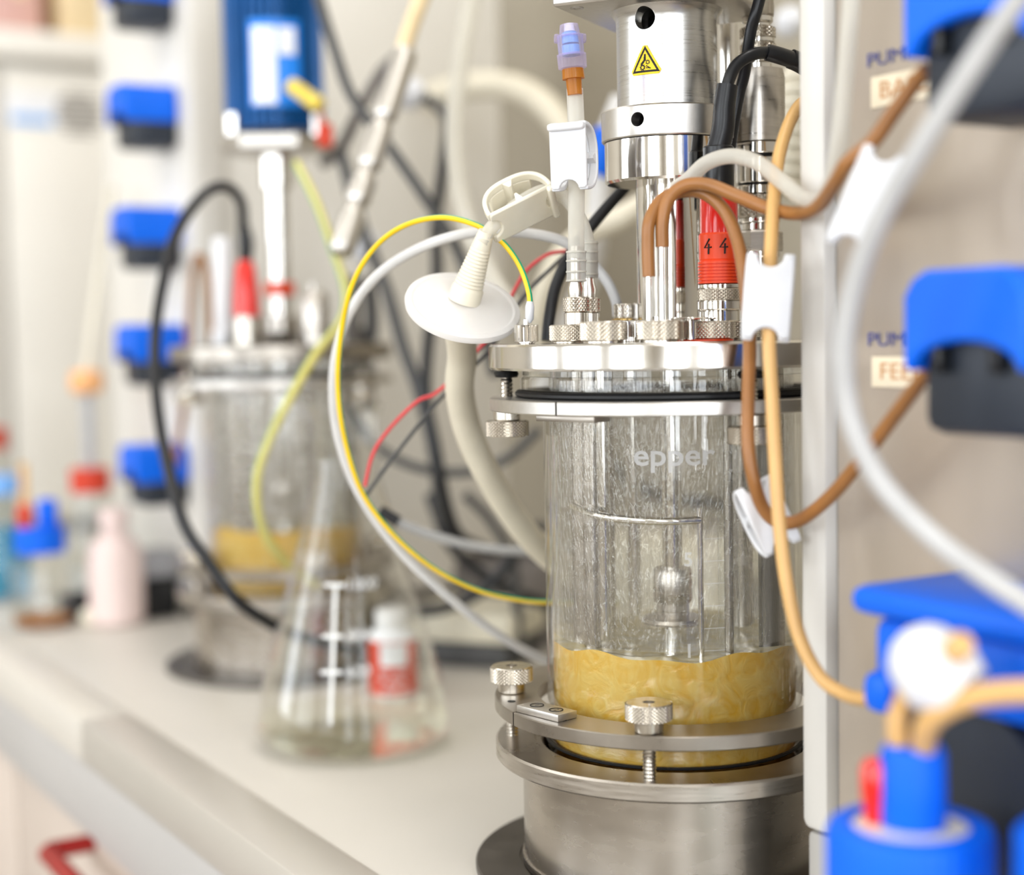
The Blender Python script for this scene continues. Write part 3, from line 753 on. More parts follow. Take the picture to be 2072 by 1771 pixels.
# ------------------------------------------------------------------ pinch clamps
def clamp(label, c, a, nrm, w, L, depth, mt, lip=True, t=.0016, notch=(1, 1)):
    c = Vector(c); a = Vector(a).normalized(); nrm = Vector(nrm); nrm = (nrm - a * nrm.dot(a)).normalized(); b = a.cross(nrm)
    root = thing('pinch_clamp', label, 'clamp', c - nrm * depth / 2)
    rc = w * .27; out = []
    hl = L / 2
    def end(sg):
        pts = [(-w / 2, sg * (hl - .0012)), (-w / 2 + .001, sg * hl)]
        for k in range(9):
            an = pi * k / 8; pts.append((-rc * cos(an), sg * (hl - rc * .85 * sin(an) * (notch[0] if sg > 0 else notch[1]))))
        pts += [(w / 2 - .001, sg * hl), (w / 2, sg * (hl - .0012))]
        return pts
    outl = end(1) + end(-1)[::-1]
    M().prism(outl, t, c, b, a).build('jaw_plate', mt, root, 50, bev=t * .38)
    path = []
    for k in range(25):
        an = -pi / 2 + pi * k / 24
        path.append((hl * .985 * (abs(sin(an)) ** .75) * (1 if an > 0 else -1), -depth * abs(cos(an)) ** .8))
    M().strip(path, w, t, a, nrm, b, c, gaps=(7, 17)).build('spring_band', mt, root, 50, bev=t * .3)
    m = M()
    for sg in (-1, 1):
        if sg < 0: m.prism([(-.0022, -.0002), (.0022, -.0002), (.0006, -depth * .36), (-.0006, -depth * .36)], w * .92, c, a, nrm)
        else: m.prism([(-.0030, -depth * .97), (.0030, -depth * .97), (.0006, -depth * .70), (-.0006, -depth * .70)], w * .92, c, a, nrm)
    m.build('pinch_ridge', mt, root, 40)
    if lip:
        m = M()
        m.rbox(c + a * (hl - .0016) + nrm * .0014, (w, .0034, .0048), (b, a, nrm), .0012, 3)
        m.build('latch_lip', mt, root, 50)
    return root
def pxd(p, q, Y): return (P(*q, Y) - P(*p, Y)).normalized()
clamp('white pinch clamp on the upright tube under the clear luer cap', P(1150, 316, .7165), pxd((1156, 400), (1150, 230), .72), (-.45, -1, .12), .0180, .0300, .0150, 'white_plastic', notch=(.25, 1), t=.0020)
clamp('ivory pinch clamp on the curved tube above the round filter disc', P(1060, 432, .752), pxd((1000, 468), (1128, 402), .755) + Vector((0, .15, 0)), (.05, -.62, -.75), .0200, .0340, .0165, 'cream_plastic', t=.0022)
clamp('white pinch clamp on the tan tube in front of the steel lid', P(1555, 602, .641), pxd((1548, 690), (1560, 520), .655), (-.1, -1, 0), .0200, .0345, .0105, 'white_plastic', lip=False, t=.0028)
clamp('tilted white pinch clamp on the brown tube beside the glass wall', P(1556, 1044, .652), pxd((1588, 1112), (1530, 985), .65), (.25, -1, -.1), .0180, .0300, .0110, 'white_plastic', lip=False, t=.0022)
clamp('white pinch clamp hanging by the steel panel near the base pump', P(1752, 402, .572), pxd((1712, 500), (1790, 310), .575), (-.35, -1, .05), .0165, .0370, .0120, 'white_plastic', lip=False, t=.0024)

# ------------------------------------------------------------------ tubes and hoses round the front vessel
def hose(name, label, cat, pts, r, mt, sub=8, n=16, group=None, stripe=None):
    return M().tube([P(*p) for p in pts], r, n, sub, stripe=stripe).build(name, mt, None, 40, label, cat, group)
hose('brown_tube', 'brown tube arching from a steel pipe towards the base pump', 'tube',
     [(1340, 500, .690), (1340, 450, .690), (1352, 405, .690), (1385, 376, .688), (1432, 374, .684), (1490, 396, .676), (1550, 420, .668), (1610, 432, .652), (1655, 418, .622), (1690, 370, .595), (1715, 330, .583), (1765, 288, .578), (1810, 225, .572), (1850, 170, .566), (1875, 140, .560)], .0030, 'brown_tube')
hose('brown_tube', 'brown tube looping down past the lid to the tilted clamp and feed pump', 'tube',
     [(1313, 560, .690), (1311, 500, .690), (1314, 448, .690), (1338, 405, .694), (1380, 388, .694), (1425, 392, .690), (1465, 425, .684), (1490, 480, .678), (1503, 540, .672), (1512, 620, .668), (1517, 700, .662), (1514, 800, .655), (1514, 900, .650), (1526, 975, .648), (1545, 1030, .650), (1575, 1056, .650), (1620, 1052, .640), (1680, 1005, .622), (1740, 935, .605), (1800, 855, .588), (1855, 782, .570), (1880, 750, .562)], .0029, 'brown_tube')
hose('tan_tube', 'tan tube running through the white clamp down to the lowest pump', 'tube',
     [(1700, 560, .76), (1690, 400, .735), (1668, 255, .715), (1636, 205, .708), (1604, 235, .695), (1578, 310, .678), (1566, 400, .664), (1560, 500, .652), (1556, 600, .6475), (1556, 690, .644), (1562, 800, .640), (1568, 920, .636), (1577, 1060, .632), (1592, 1180, .628), (1618, 1290, .622), (1660, 1370, .612), (1710, 1405, .600), (1750, 1415, .588), (1800, 1415, .575)], .0029, 'tan_tube')
hose('silicone_tube', 'milky silicone tube arching over the brown tubes and up beside the post', 'tube',
     [(1327, 640, .704), (1327, 570, .703), (1326, 490, .703), (1334, 430, .703), (1358, 390, .702), (1394, 362, .700), (1430, 330, .694), (1478, 316, .686), (1530, 328, .676), (1578, 364, .660), (1620, 398, .640), (1658, 402, .622), (1684, 365, .610), (1698, 290, .604), (1708, 180, .602), (1718, 60, .600), (1726, -60, .600), (1745, -400, .596), (1770, -800, .590), (1790, -1050, .586)], .0034, 'silicone')
hose('white_hose', 'thick white hose sweeping across the steel pump panel', 'hose',
     [(2330, -330, .44), (2225, -210, .445), (2130, -90, .455), (2045, 20, .465), (1960, 145, .475), (1862, 300, .488), (1775, 450, .502), (1725, 590, .512), (1706, 720, .518), (1722, 850, .520), (1782, 975, .514), (1880, 1080, .502), (1985, 1160, .488), (2110, 1238, .470), (2260, 1310, .452), (2420, 1330, .445)], .0038, 'hose_grey')
hose('white_hose', 'thin white hose looping from the lid round to the bench', 'hose',
     [(1250, 640, .785), (1246, 608, .784), (1225, 565, .784), (1185, 520, .786), (1130, 485, .788), (1040, 470, .790), (940, 474, .794), (850, 502, .80), (770, 552, .81), (715, 620, .82), (684, 700, .83), (674, 790, .835), (686, 890, .84), (725, 995, .845), (790, 1092, .85), (870, 1175, .86), (960, 1250, .875), (1050, 1310, .89), (1140, 1352, .91)], .0027, 'white_hose')
gy = [0, 0, 1, 1, 1, 1, 0, 0, 0, 0, 0, 1, 1, 0]
hose('earth_wire', 'yellow and green striped earth wire looping from the lid terminal', 'wire',
     [(1074, 640, .747), (1070, 590, .748), (1050, 535, .752), (1014, 488, .757), (960, 454, .764), (890, 440, .772), (815, 458, .782), (755, 505, .792), (712, 580, .802), (690, 680, .812), (684, 780, .818), (696, 880, .822), (730, 990, .828), (790, 1075, .835), (870, 1145, .842), (960, 1192, .85), (1050, 1214, .855), (1130, 1220, .86), (1250, 1222, .87)], .00145, ['wire_yellow', 'wire_green'], stripe=gy, n=14)
M().lathe([(.0008, 0), (.0021, .002), (.0022, .008), (.0016, .0105), (0, .0105)], P(1071, 654, .747), (.05, 0, 1), 16).build('wire_ferrule', 'white_plastic', None, label='small white ferrule on the earth wire above the terminal', cat='ferrule')
hose('black_cable', 'thick black cable rising from the lid behind the twin hose barbs', 'cable',
     [(1107, 690, .792), (1112, 640, .794), (1126, 575, .798), (1160, 505, .802), (1205, 447, .806), (1250, 395, .81), (1310, 330, .815), (1380, 250, .82)], .0031, 'cable_black')
# sample line
sm = thing('sample_line', 'upright clear sample tube with blue luer cap and amber adapter', 'tube', P(1166, 600, .730))
M().tube([P(1163, 180, .722), P(1166, 260, .722), P(1167, 340, .724), P(1166, 440, .727), P(1166, 520, .730)], .0039, 20, 6).build('tube', 'silicone', sm)
M().tube([P(1166, 508, .730), P(1166, 570, .730)], .0046, 20, 1).build('sleeve', 'silicone_clear', sm)
for y in (510, 528, 550, 568): M().ring(.0044, .0049, -.0004, .0004, P(1166, y, .730), n=24, ch=0).build('sleeve_rib', 'silicone', sm)
la = P(1152, 60, .719); lb = P(1164, 200, .722); ld = (la - lb).normalized()
def on(y): return P(1152 + (y - 60) * 12 / 140, y, .7195)
def sect(name, y0, y1, r0, r1, mt, par=sm): 
    h = (on(y1) - on(y0)).length
    return M().lathe([(0, 0), (r0, 0), (r1, h), (0, h)], on(y0), on(y1) - on(y0), 28).build(name, mt, par)
sect('adapter', 192, 160, .0034, .0037, 'amber'); sect('adapter_ring', 160, 140, .0052, .0050, 'amber')
cp = sect('luer_skirt', 138, 110, .0066, .0068, 'luer_clear'); sect('luer_body', 112, 72, .0059, .0062, 'luer_clear'); sect('luer_top', 74, 50, .0050, .0042, 'luer_clear')
sect('luer_core', 112, 92, .0042, .0042, 'luer_blue'); sect('luer_core', 88, 66, .0040, .0036, 'luer_blue'); sect('luer_tip', 64, 48, .0026, .0022, 'label_white')
for sg in (-1, 1): M().rbox(on(78) + Vector((sg * .0062, 0, 0)), (.0025, .004, .004), None, .0008).build('luer_wing', 'luer_clear', sm)
# gas line with filter
ft = thing('gas_filter', 'white round gas filter disc with ribbed neck and curved tube', 'filter', P(935, 640, .765))
fn = Vector((.20, -.55, .81)).normalized(); fc = P(936, 622, .765)
M().lathe([(0, -.0040), (.020, -.0036), (.0265, -.0030), (.0288, -.0016), (.0292, 0), (.0288, .0016), (.0262, .0022), (.0250, .0016), (.020, .0022), (.010, .0040), (.0078, .0048), (0, .0048)], fc, fn, 72).build('disc', 'filter_disc', ft)
nk = P(984, 468, .752); nd = (nk - (fc + fn * .004)); h = nd.length; prof = [(0, 0), (.0082, 0), (.0080, h * .18)]
for k in range(16): prof += [(.0076 - k * .00022, h * (.20 + .048 * k)), (.0070 - k * .0002, h * (.225 + .048 * k))]
prof += [(.0038, h), (0, h)]
M().lathe(prof, fc + fn * .004, nd, 32).build('ribbed_neck', 'cream_hose', ft)
M().tube([P(975, 492, .752), P(1000, 455, .753), P(1060, 405, .755), P(1110, 385, .757), P(1145, 402, .757), P(1172, 440, .755), P(1189, 490, .752), P(1193, 560, .752)], .0034, 18, 8).build('curved_tube', 'silicone', ft)
M().tube([P(1192, 488, .752), P(1193, 562, .752)], .0042, 18, 1).build('sleeve', 'silicone_clear', ft)
for y in (492, 510, 530, 555): M().ring(.0040, .0045, -.0004, .0004, P(1192, y, .752), n=22, ch=0).build('sleeve_rib', 'silicone', ft)
M().tube([fc - fn * .003, fc - fn * .010, P(935, 720, .80), P(930, 790, .82), P(950, 880, .84), P(995, 975, .86), P(1050, 1060, .88), P(1110, 1125, .90), P(1200, 1190, .92)], .0078, 20, 8).build('lower_hose', 'cream_hose', ft)

# ------------------------------------------------------------------ pump cabinets
def pump(parent, s0, nf, ztop, sw=.054, nd=.05, body_h=.058, side=1):
    """peristaltic pump: dark body, blue hinged cover with an arched mouth; nf is the panel plane"""
    z0, z1 = ztop - body_h, ztop
    n0 = nf - nd
    b = M().sbox(s0 + .002, s0 + sw - .002, n0 + .004, nf, z0, z1 - .012, .006)
    bo = b.build('pump', 'pump_dark', parent)
    # cover: arch outline extruded along n
    o = []; w2 = sw / 2
    o += [(-w2, -.034), (-w2, -.009), (-w2 + .004, -.003), (-w2 + .010, 0), (w2 - .010, 0), (w2 - .004, -.003), (w2, -.009), (w2, -.034)]
    for k in range(11):
        a = pi * k / 10; o.append(((w2 - .003) * cos(a), -.036 + .011 * sin(a)))
    M().prism(o, nd + .002, SN(s0 + w2, nf - nd / 2 - .002, ztop), US, ZV).build('cover', 'blue_plastic', bo, 40, bev=.003)
    for sg in (-1, 1): M().sbox(s0 + w2 + sg * .0125 - .002, s0 + w2 + sg * .0125 + .002, n0 - .0015, n0 + .006, ztop - .036, ztop - .027, .0006).build('latch', 'black_plastic', bo)
    return bo
PN = .457
cab = thing('pump_cabinet', 'tall steel-fronted pump cabinet with blue pumps and a white corner post', 'cabinet', SN(.33, .66, 0))
CS0, CS1 = .10, .494
M().sbox(CS0, CS1, PN + .004, .92, .012, .62, .003).build('housing', 'cabinet_white', cab)
M().sbox(CS0, CS1 - .012, PN, PN + .0038, .014, .618, .0006).build('front_panel', 'panel', cab)
tr_ = M().sbox(CS1 - .011, CS1 + .006, PN - .006, PN + .03, .0490, .618, .0045); tr_.build('corner_post', 'cabinet_trim', cab)
M().sbox(CS1 - .012, CS1 + .004, PN - .004, PN + .03, 0, .0485, .003).build('foot', 'cabinet_foot', cab)
M().sbox(CS0, CS0 + .03, PN + .01, PN + .05, 0, .012, .003).build('foot', 'cabinet_foot', cab)
for zt in (.3975, .288): pump(cab, .339, PN, zt)
p3 = M().lathe([(0, 0), (.036, 0), (.040, .004), (.040, .050), (0, .050)], SN(.368, PN, .098), -NS, 48).build('pump', 'pump_dark', cab)
M().sbox(.326, .408, PN - .054, PN, .134, .163, .006).build('cover', 'blue_plastic', p3)
M().sbox(.318, .414, PN - .060, PN, .1632, .174, .005).build('cover_lid', 'blue_plastic', p3)
M().sbox(.398, .412, PN - .056, PN - .010, .126, .142, .005).build('latch', 'blue_plastic', p3)
def on_panel(s, z): return SN(s, PN - .0003, z)
for txt, lab, y in (('PUMP 1', 'BASE', 118), ('PUMP 1', 'FEED', 688)):
    s_c = .4462; zl = None
    pz = P(1800, y, SN(.4546, PN).y).z
    m = M(); flat_text(m, txt, .0080, on_panel(s_c, pz), -US, ZV, lift=.0002, xscale=1.35); m.build('panel_print', 'print_blue', cab, smooth=False)
    lz = pz - .0130
    l_ = M().rbox(SN(.4430, PN - .0004, lz), (.036, .0008, .0125), (US, NS, ZV), .0003).build('paper_label', 'label_cream', cab)
    m = M(); flat_text(m, lab, .0098, SN(.4430, PN - .0010, lz), -US, ZV, lift=.0001, xscale=1.25); m.build('label_lettering', 'label_ink', l_, smooth=False)
PN2 = .497
cab2 = thing('pump_cabinet', 'cream pump cabinet with a row of blue pumps behind the blue motor', 'cabinet', SN(1.55, .66, 0))
M().sbox(1.362, 1.635, PN2 + .004, .828, .012, .72, .004).build('housing', 'cabinet_white', cab2)
M().sbox(1.385, 1.635, PN2, PN2 + .0038, .014, .718, .0006).build('front_panel', 'cabinet_white', cab2)
M().sbox(1.356, 1.384, PN2 - .004, PN2 + .03, .0135, .718, .005).build('corner_post', 'cabinet_trim', cab2)
for s in (1.37, 1.60):
    M().sbox(s, s + .03, PN2 + .01, PN2 + .05, 0, .012, .003).build('foot', 'cabinet_foot', cab2)
for zt in (.619, .507, .394, .284, .170): pump(cab2, 1.398, PN2, zt)

# ------------------------------------------------------------------ dosing bottle in the foreground
BC = P(1842, 1650, .490); BC.z = 0
bt = thing('dosing_bottle', 'small glass bottle with big blue ribbed screw cap below the pumps', 'bottle', BC)
ct = P(1842, 1632, .490).z - .0055
M().lathe([(0, 0), (.026, 0), (.0275, .002), (.0275, ct - .040), (.022, ct - .032), (.0195, ct - .030), (.0195, ct - .004), (.018, ct - .004), (.018, ct - .032), (.0255, ct - .042), (.0255, .004), (0, .003)], BC, n=56).build('glass', 'bottle_glass', bt)
m = M(); n = 120; prof = []
vs, fs = [], []
for j, (r, z) in enumerate([(.0240, ct - .028), (.0272, ct - .028), (.0272, ct - .004), (.0258, ct - .0008), (.0240, ct), (.0190, ct), (.0190, ct - .002)]):
    for i in range(n):
        a = 2 * pi * i / n; rr = r - (.0009 if (i % 3 == 0 and j in (1, 2)) else 0)
        vs.append(BC + Vector((cos(a) * rr, sin(a) * rr, z)))
for j in range(6):
    for i in range(n): fs.append([j * n + i, j * n + (i + 1) % n, (j + 1) * n + (i + 1) % n, (j + 1) * n + i])
m.add(vs, fs); cap = m.build('screw_cap', 'blue_cap', bt)
M().cyl(.0190, ct - .005, ct - .0008, BC, n=48).build('white_insert', 'cream_plastic', bt)
tw = BC + Vector((.0012, .001, 0))
M().lathe([(0, ct - .001), (.0104, ct - .001), (.0108, ct + .003), (.0104, ct + .0230), (.0092, ct + .0255), (.0040, ct + .0258), (0, ct + .0258)], tw, n=40).build('port_tower', 'blue_cap', bt)
M().lathe([(0, 0), (.0034, 0), (.0046, .010), (.0046, .018), (.0030, .021), (0, .021)], BC + Vector((-.0105, .004, ct - .0008)), n=24).build('side_port', 'probe_red', bt)
tk = tw + ZV * (ct + .023)
M().tube([tk + Vector((-.004, 0, -.004)), tk + Vector((-.0045, .002, .010)), P(1830, 1420, .495), P(1850, 1350, .50), P(1900, 1310, .505)], .0036, 16, 6).build('tan_tube', 'tan_tube', bt)
M().tube([tk + Vector((.003, 0, -.004)), P(1876, 1470, .478), P(1925, 1428, .470), P(2000, 1405, .466), P(2110, 1400, .462)], .0040, 16, 6).build('tan_tube', 'tan_tube', bt)
vl = thing('hose_valve', 'white rounded hose valve with tan stub in front of the lowest pump', 'valve', P(1875, 1400, .478))
va = P(1858, 1325, .484); vb = P(1950, 1405, .474)
M().tube([va, (va + vb) / 2, vb], [.0122, .0140, .0105], 28, 6).lathe([(.0122, 0), (.0100, .004), (.0055, .0072), (0, .0082)], va, va - vb, 28).build('valve_body', 'white_plastic', vl)
M().cyl(.0042, 0, .012, P(1920, 1330, .474), Vector((.1, -.8, .5)), 20).build('stub', 'tan_tube', vl)
# neighbouring bottle, only its blue cap edge in view
NB = P(2250, 1650, .440); NB.z = 0
nb = thing('dosing_bottle', 'second blue-capped dosing bottle standing beside the first', 'bottle', NB)
nt_ = ct + .012
M().lathe([(0, 0), (.026, 0), (.0275, .002), (.0275, nt_ - .040), (.0195, nt_ - .030), (.0195, nt_ - .004), (0, nt_ - .004)], NB, n=48).build('glass', 'bottle_glass', nb)
M().cyl(.0272, nt_ - .028, nt_, NB, n=60, ch=.0015).build('screw_cap', 'blue_cap', nb)
M().lathe([(0, nt_), (.0150, nt_), (.0150, nt_ + .0240), (.0120, nt_ + .030), (0, nt_ + .030)], NB, n=36).build('port_tower', 'blue_cap', nb)

# ------------------------------------------------------------------ conical flask and small reagent bottle
FC = P(716, 1495, 1.0); FC.z = 0
fl = thing('conical_flask', 'large clear conical flask with white volume marks on the bench', 'flask', FC)
pf = [(0, .0012), (.052, .0012), (.0600, .003), (.0648, .010), (.0645, .018), (.0600, .040), (.0290, .150), (.0240, .168), (.0215, .178), (.0215, .214), (.0240, .2225), (.0250, .2245)]
pi_ = [(r - .0018, z) for r, z in reversed(pf[3:])] + [(.0595, .0060), (.052, .0036), (0, .0034)]
g = M().lathe(pf + pi_, FC, n=72).build('flask_glass', 'flask_glass', fl, 50)
M().lathe([(0, .0036), (.052, .0038), (.0592, .006), (.0626, .010), (.0622, .0180), (0, .0180)], FC, n=64).build('liquid', 'water', fl, 50)
fd = Vector((-FC.x, -FC.y, 0)).normalized(); frt = Vector((-fd.y, fd.x, 0))
def cone(x, z):
    t = (z - .040) / .110; r = (.0600 + (.0290 - .0600) * max(0, t)) if z > .040 else .0622
    a = x / r - radians(13); return FC + (fd * cos(a) + frt * sin(a)) * (r + .0006) + ZV * z
gm = M()
def cquad(x0, x1, z0, z1, k=1):
    for i in range(k):
        a, b = z0 + (z1 - z0) * i / k, z0 + (z1 - z0) * (i + 1) / k
        gm.add([cone(x0, a), cone(x1, a), cone(x1, b), cone(x0, b)], [[0, 1, 2, 3]])
cquad(-.0012, .0012, .028, .112, 12)
for z, s in ((.112, '1000'), (.081, '800'), (.0595, '600')):
    cquad(-.0075, .006, z - .0012, z + .0012)
    vs, fs = text_mesh(s, .0105); gm.add([cone(x + .0165, z + y) for x, y in vs], fs)
gm.build('volume_marks', 'frame_white', g, label='white volume scale 1000 800 600', smooth=False)
RBC = P(797, 1415, 1.13); RBC.z = 0
rb = thing('reagent_bottle', 'small bottle with red and white label behind the conical flask', 'bottle', RBC)
M().lathe([(0, .0005), (.0165, .0005), (.0178, .002), (.0178, .046), (.012, .052), (.010, .053), (0, .053)], RBC, n=40).build('bottle', 'label_white', rb)
M().lathe([(0, .052), (.0125, .052), (.0125, .064), (.0115, .066), (0, .066)], RBC, n=32).build('cap', 'white_plastic', rb)
M().lathe([(.0181, .004), (.0181, .044)], RBC, n=40).build('label', 'red_label', rb)
rd = Vector((-RBC.x, -RBC.y, 0)).normalized(); rr_ = Vector((-rd.y, rd.x, 0)); m = M()
def on_rb(x, z): a = x / .0183; return RBC + (rd * cos(a) + rr_ * sin(a)) * .0184 + ZV * z
for i in range(8):
    x0 = -.010 + i * .0026; m.add([on_rb(x0, .026), on_rb(x0 + .0026, .026), on_rb(x0 + .0026, .043), on_rb(x0, .043)], [[0, 1, 2, 3]])
for r in range(4):
    for i in range(7):
        if (r * 3 + i) % 4: x0 = -.011 + i * .0032; z0 = .007 + r * .0045; m.add([on_rb(x0, z0), on_rb(x0 + .0022, z0), on_rb(x0 + .0022, z0 + .0018), on_rb(x0, z0 + .0018)], [[0, 1, 2, 3]])
m.build('label_print', 'label_white', rb, smooth=False)
VC = P(590, 1385, 1.16); VC.z = 0
M().lathe([(0, .0005), (.009, .0005), (.0095, .002), (.0095, .070), (.0085, .070), (.0085, .003), (0, .002)], VC, n=32).build('glass_vial', 'clear_glass', None, label='narrow clear glass vial beside the second bioreactor base', cat='vial')

# ------------------------------------------------------------------ second unit: motor, probes, cables
mo = thing('stirrer_motor', 'blue finned stirrer motor with bright blue rating plate', 'motor', AX2 + ZV * LT)
mz0 = P(540, 270, 1.26).z
m = M(); n = 36; vs, fs = [], []
for z in (mz0, mz0 + .14):
    for i in range(n * 4):
        a = 2 * pi * i / (n * 4); r = .0400 if i % 4 in (0, 1) else .0362
        vs.append(AX2 + Vector((cos(a) * r, sin(a) * r, z)))
k = n * 4
for i in range(k): fs.append([i, (i + 1) % k, k + (i + 1) % k, k + i])
fs += [list(range(k))[::-1], [k + i for i in range(k)]]
m.add(vs, fs).build('motor_body', 'motor_blue', mo, 20)
e0 = Vector((-AX2.x, -AX2.y, 0)).normalized(); er = Vector((-e0.y, e0.x, 0))
def on_mo(x, z, R=.0412): a = x / R; return AX2 + (e0 * cos(a) + er * sin(a)) * R + ZV * z
pz0, pz1 = P(545, 215, 1.22).z, P(545, 38, 1.22).z
def wrap_quad(m, x0, x1, z0, z1, R, k=8):
    for i in range(k):
        a, b = x0 + (x1 - x0) * i / k, x0 + (x1 - x0) * (i + 1) / k
        m.add([on_mo(a, z0, R), on_mo(b, z0, R), on_mo(b, z1, R), on_mo(a, z1, R)], [[0, 1, 2, 3]])
m = M(); wrap_quad(m, -.020, .022, pz0, pz1, .0412); rp = m.build('rating_plate', 'motor_label', mo)
m = M(); wrap_quad(m, -.017, .002, pz0 + .002, pz1 - .006, .0416); wrap_quad(m, .004, .018, pz0 + .040, pz1 - .006, .0416); m.build('plate_print', 'label_white', rp)
M().cyl(.046, mz0 - .016, mz0 - .005, AX2, n=6, ch=.001).build('motor_flange', 'alu_collar', mo)
for sg in (-1, 1): M().cyl(.0065, mz0 - .005, mz0 + .012, AX2 + er * (.033 * sg) + e0 * .022, n=20).build('bolt', 'polished', mo)
M().cyl(.0130, mz0 - .045, mz0 - .016, AX2, n=28).build('coupling', 'polished', mo)
M().cyl(.0085, LT, mz0 - .045, AX2, n=28).build('shaft_housing', 'polished', mo)
M().cyl(.0125, P(575, 598, 1.26).z, P(575, 572, 1.26).z, AX2, n=28).build('red_collar', 'probe_orange', mo)
M().cyl(.0150, LT, P(575, 640, 1.26).z, AX2, n=28).build('seal_housing', 'brushed', mo)
hose('yellow_tag', 'yellow flag tag sticking out beside the blue motor', 'tag', [(588, 172, 1.20), (648, 214, 1.19)], .0065, 'yellow_tag', sub=1, n=8)
q = P(658, 275, 1.21); M().rbox(q, (.012, .012, .018), None, .002).tube([q + Vector((0, 0, .008)), P(645, 220, 1.2)], .002, 8, 1).build('red_plug', 'cap_red', None, label='small red plug hanging beside the motor flange', cat='plug')
q = P(500, 640, 1.20); q0_ = Vector((q.x, q.y, 0)); zz = lambda y: P(500, y, 1.20).z
p2 = thing('ph_probe', 'red cone-shaped probe head on the second bioreactor lid', 'probe', q0_ + ZV * LT)
M().cyl(.0105, LT, zz(640), q0_, n=28).build('collar', 'knurled', p2)
M().lathe([(0, zz(640)), (.0105, zz(640)), (.0098, zz(600)), (.0075, zz(540)), (.0055, zz(528)), (0, zz(528))], q0_, n=32).build('probe_cap', 'probe_red', p2)
M().tube([q0_ + ZV * zz(532), P(497, 490, 1.2), P(492, 455, 1.2)], [.0050, .0065, .0045], 16, 3).build('cable_boot', 'black_plastic', p2)
M().tube([P(492, 470, 1.20), P(488, 410, 1.19), P(462, 380, 1.17), P(425, 384, 1.15), P(385, 425, 1.13), P(350, 490, 1.11), P(330, 570, 1.10), P(316, 660, 1.09), P(314, 760, 1.08), P(324, 860, 1.06), P(344, 960, 1.04), P(372, 1060, 1.02), P(420, 1135, 1.01), P(480, 1215, 1.01), P(560, 1268, 1.03), P(640, 1298, 1.06), P(730, 1320, 1.10)], .0042, 16, 7).build('probe_cable', 'cable_black', p2)
for px, Y, y0, y1, r, mt, nm, lb in ((455, 1.24, 640, 480, .011, 'white_plastic', 'exhaust_condenser', 'short white condenser tube on the second lid'),
                                    (640, 1.20, 640, 590, .012, 'brushed', 'port_fitting', 'squat steel fitting on the second lid'),
                                    (715, 1.25, 660, 560, .008, 'dark_steel', 'port_valve', 'dark steel valve on the second lid')):
    q = P(px, 650, Y); zt = P(px, y1, Y).z; q.z = 0
    M().lathe([(0, LT), (r, LT), (r, LT + .012), (r * .8, LT + .014), (r * .8, zt - .004), (r * .6, zt), (0, zt)], q, n=24).build(nm, mt, None, label=lb, cat='fitting')
hose('earth_wire', 'pale yellow-green striped wire hanging past the second bioreactor', 'wire',
     [(600, 330, 1.12), (640, 410, 1.10), (672, 500, 1.08), (700, 590, 1.06), (690, 650, 1.05), (640, 715, 1.04), (590, 800, 1.03), (545, 890, 1.03), (520, 970, 1.03), (528, 1060, 1.04), (570, 1130, 1.06), (640, 1185, 1.10)], .0030, ['wire_soft', 'wire_green'], stripe=[0, 0, 0, 0, 0, 1, 0, 0, 0, 0, 0, 0, 0, 0], n=14)
hose('amber_tube', 'short amber tube between the pump post and second lid', 'tube', [(430, 690, 1.28), (420, 560, 1.30), (405, 520, 1.31), (390, 560, 1.33), (375, 800, 1.35), (360, 900, 1.36), (345, 960, 1.37)], .0034, 'brown_tube')

# ------------------------------------------------------------------ hoses and cables behind
rod = thing('glass_tube_rod', 'slanting chrome tube with bright segments beside the blue motor', 'tube', P(690, 512, 1.02))
ra, rb_ = P(822, 100, 1.06), P(688, 515, 1.0); dr_ = rb_ - ra
M().tube([ra, rb_], .0058, 24, 1).build('tube', 'alu_collar', rod)
for f0, f1 in ((0, .36), (.375, .60), (.625, .77), (.79, 1.0)):
    M().lathe([(0, 0), (.0066, .001), (.0086, .004), (.0087, .006), (.0087, dr_.length * (f1 - f0) - .006), (.0086, dr_.length * (f1 - f0) - .004), (.0066, dr_.length * (f1 - f0) - .001), (0, dr_.length * (f1 - f0))], ra + dr_ * f0, dr_, 28).build('segment', 'alu_collar', rod)
hose('amber_tube', 'pale amber hose running up from the slanting chrome tube', 'hose', [(814, 110, 1.06), (830, 60, 1.07), (856, -10, 1.08), (900, -110, 1.10), (960, -260, 1.16), (1020, -420, 1.26), (1070, -600, 1.42)], .0058, 'carton_cream')
hose('silicone_hose', 'milky hose hanging down in front of the cream cabinet side', 'hose', [(1130, -620, 1.45), (1060, -380, 1.32), (1000, -180, 1.20), (950, 30, 1.13), (925, 190, 1.10), (922, 310, 1.08), (938, 420, 1.06), (975, 520, 1.03), (1025, 610, 1.0), (1090, 690, 1.0)], .0066, 'silicone')
hose('cream_hose', 'thick cream hose arching between cabinet and wall', 'hose', [(860, 200, 1.50), (930, 178, 1.48), (1010, 172, 1.46), (1080, 195, 1.44), (1135, 250, 1.42), (1175, 340, 1.40), (1190, 460, 1.40)], .0125, 'cream_hose')
hose('cream_hose', 'cream hose behind the lid and the black cable', 'hose', [(1330, 400, 1.05), (1260, 440, 1.05), (1190, 470, 1.06), (1130, 530, 1.07), (1095, 620, 1.08), (1080, 740, 1.10)], .0085, 'cream_hose')
hose('white_hose', 'straight white hose slanting behind the polished coupling', 'hose', [(1262, 200, 1.1), (1222, 312, 1.1), (1212, 430, 1.1), (1190, 560, 1.1), (1140, 690, 1.1), (1090, 820, 1.12)], .0090, 'white_hose')
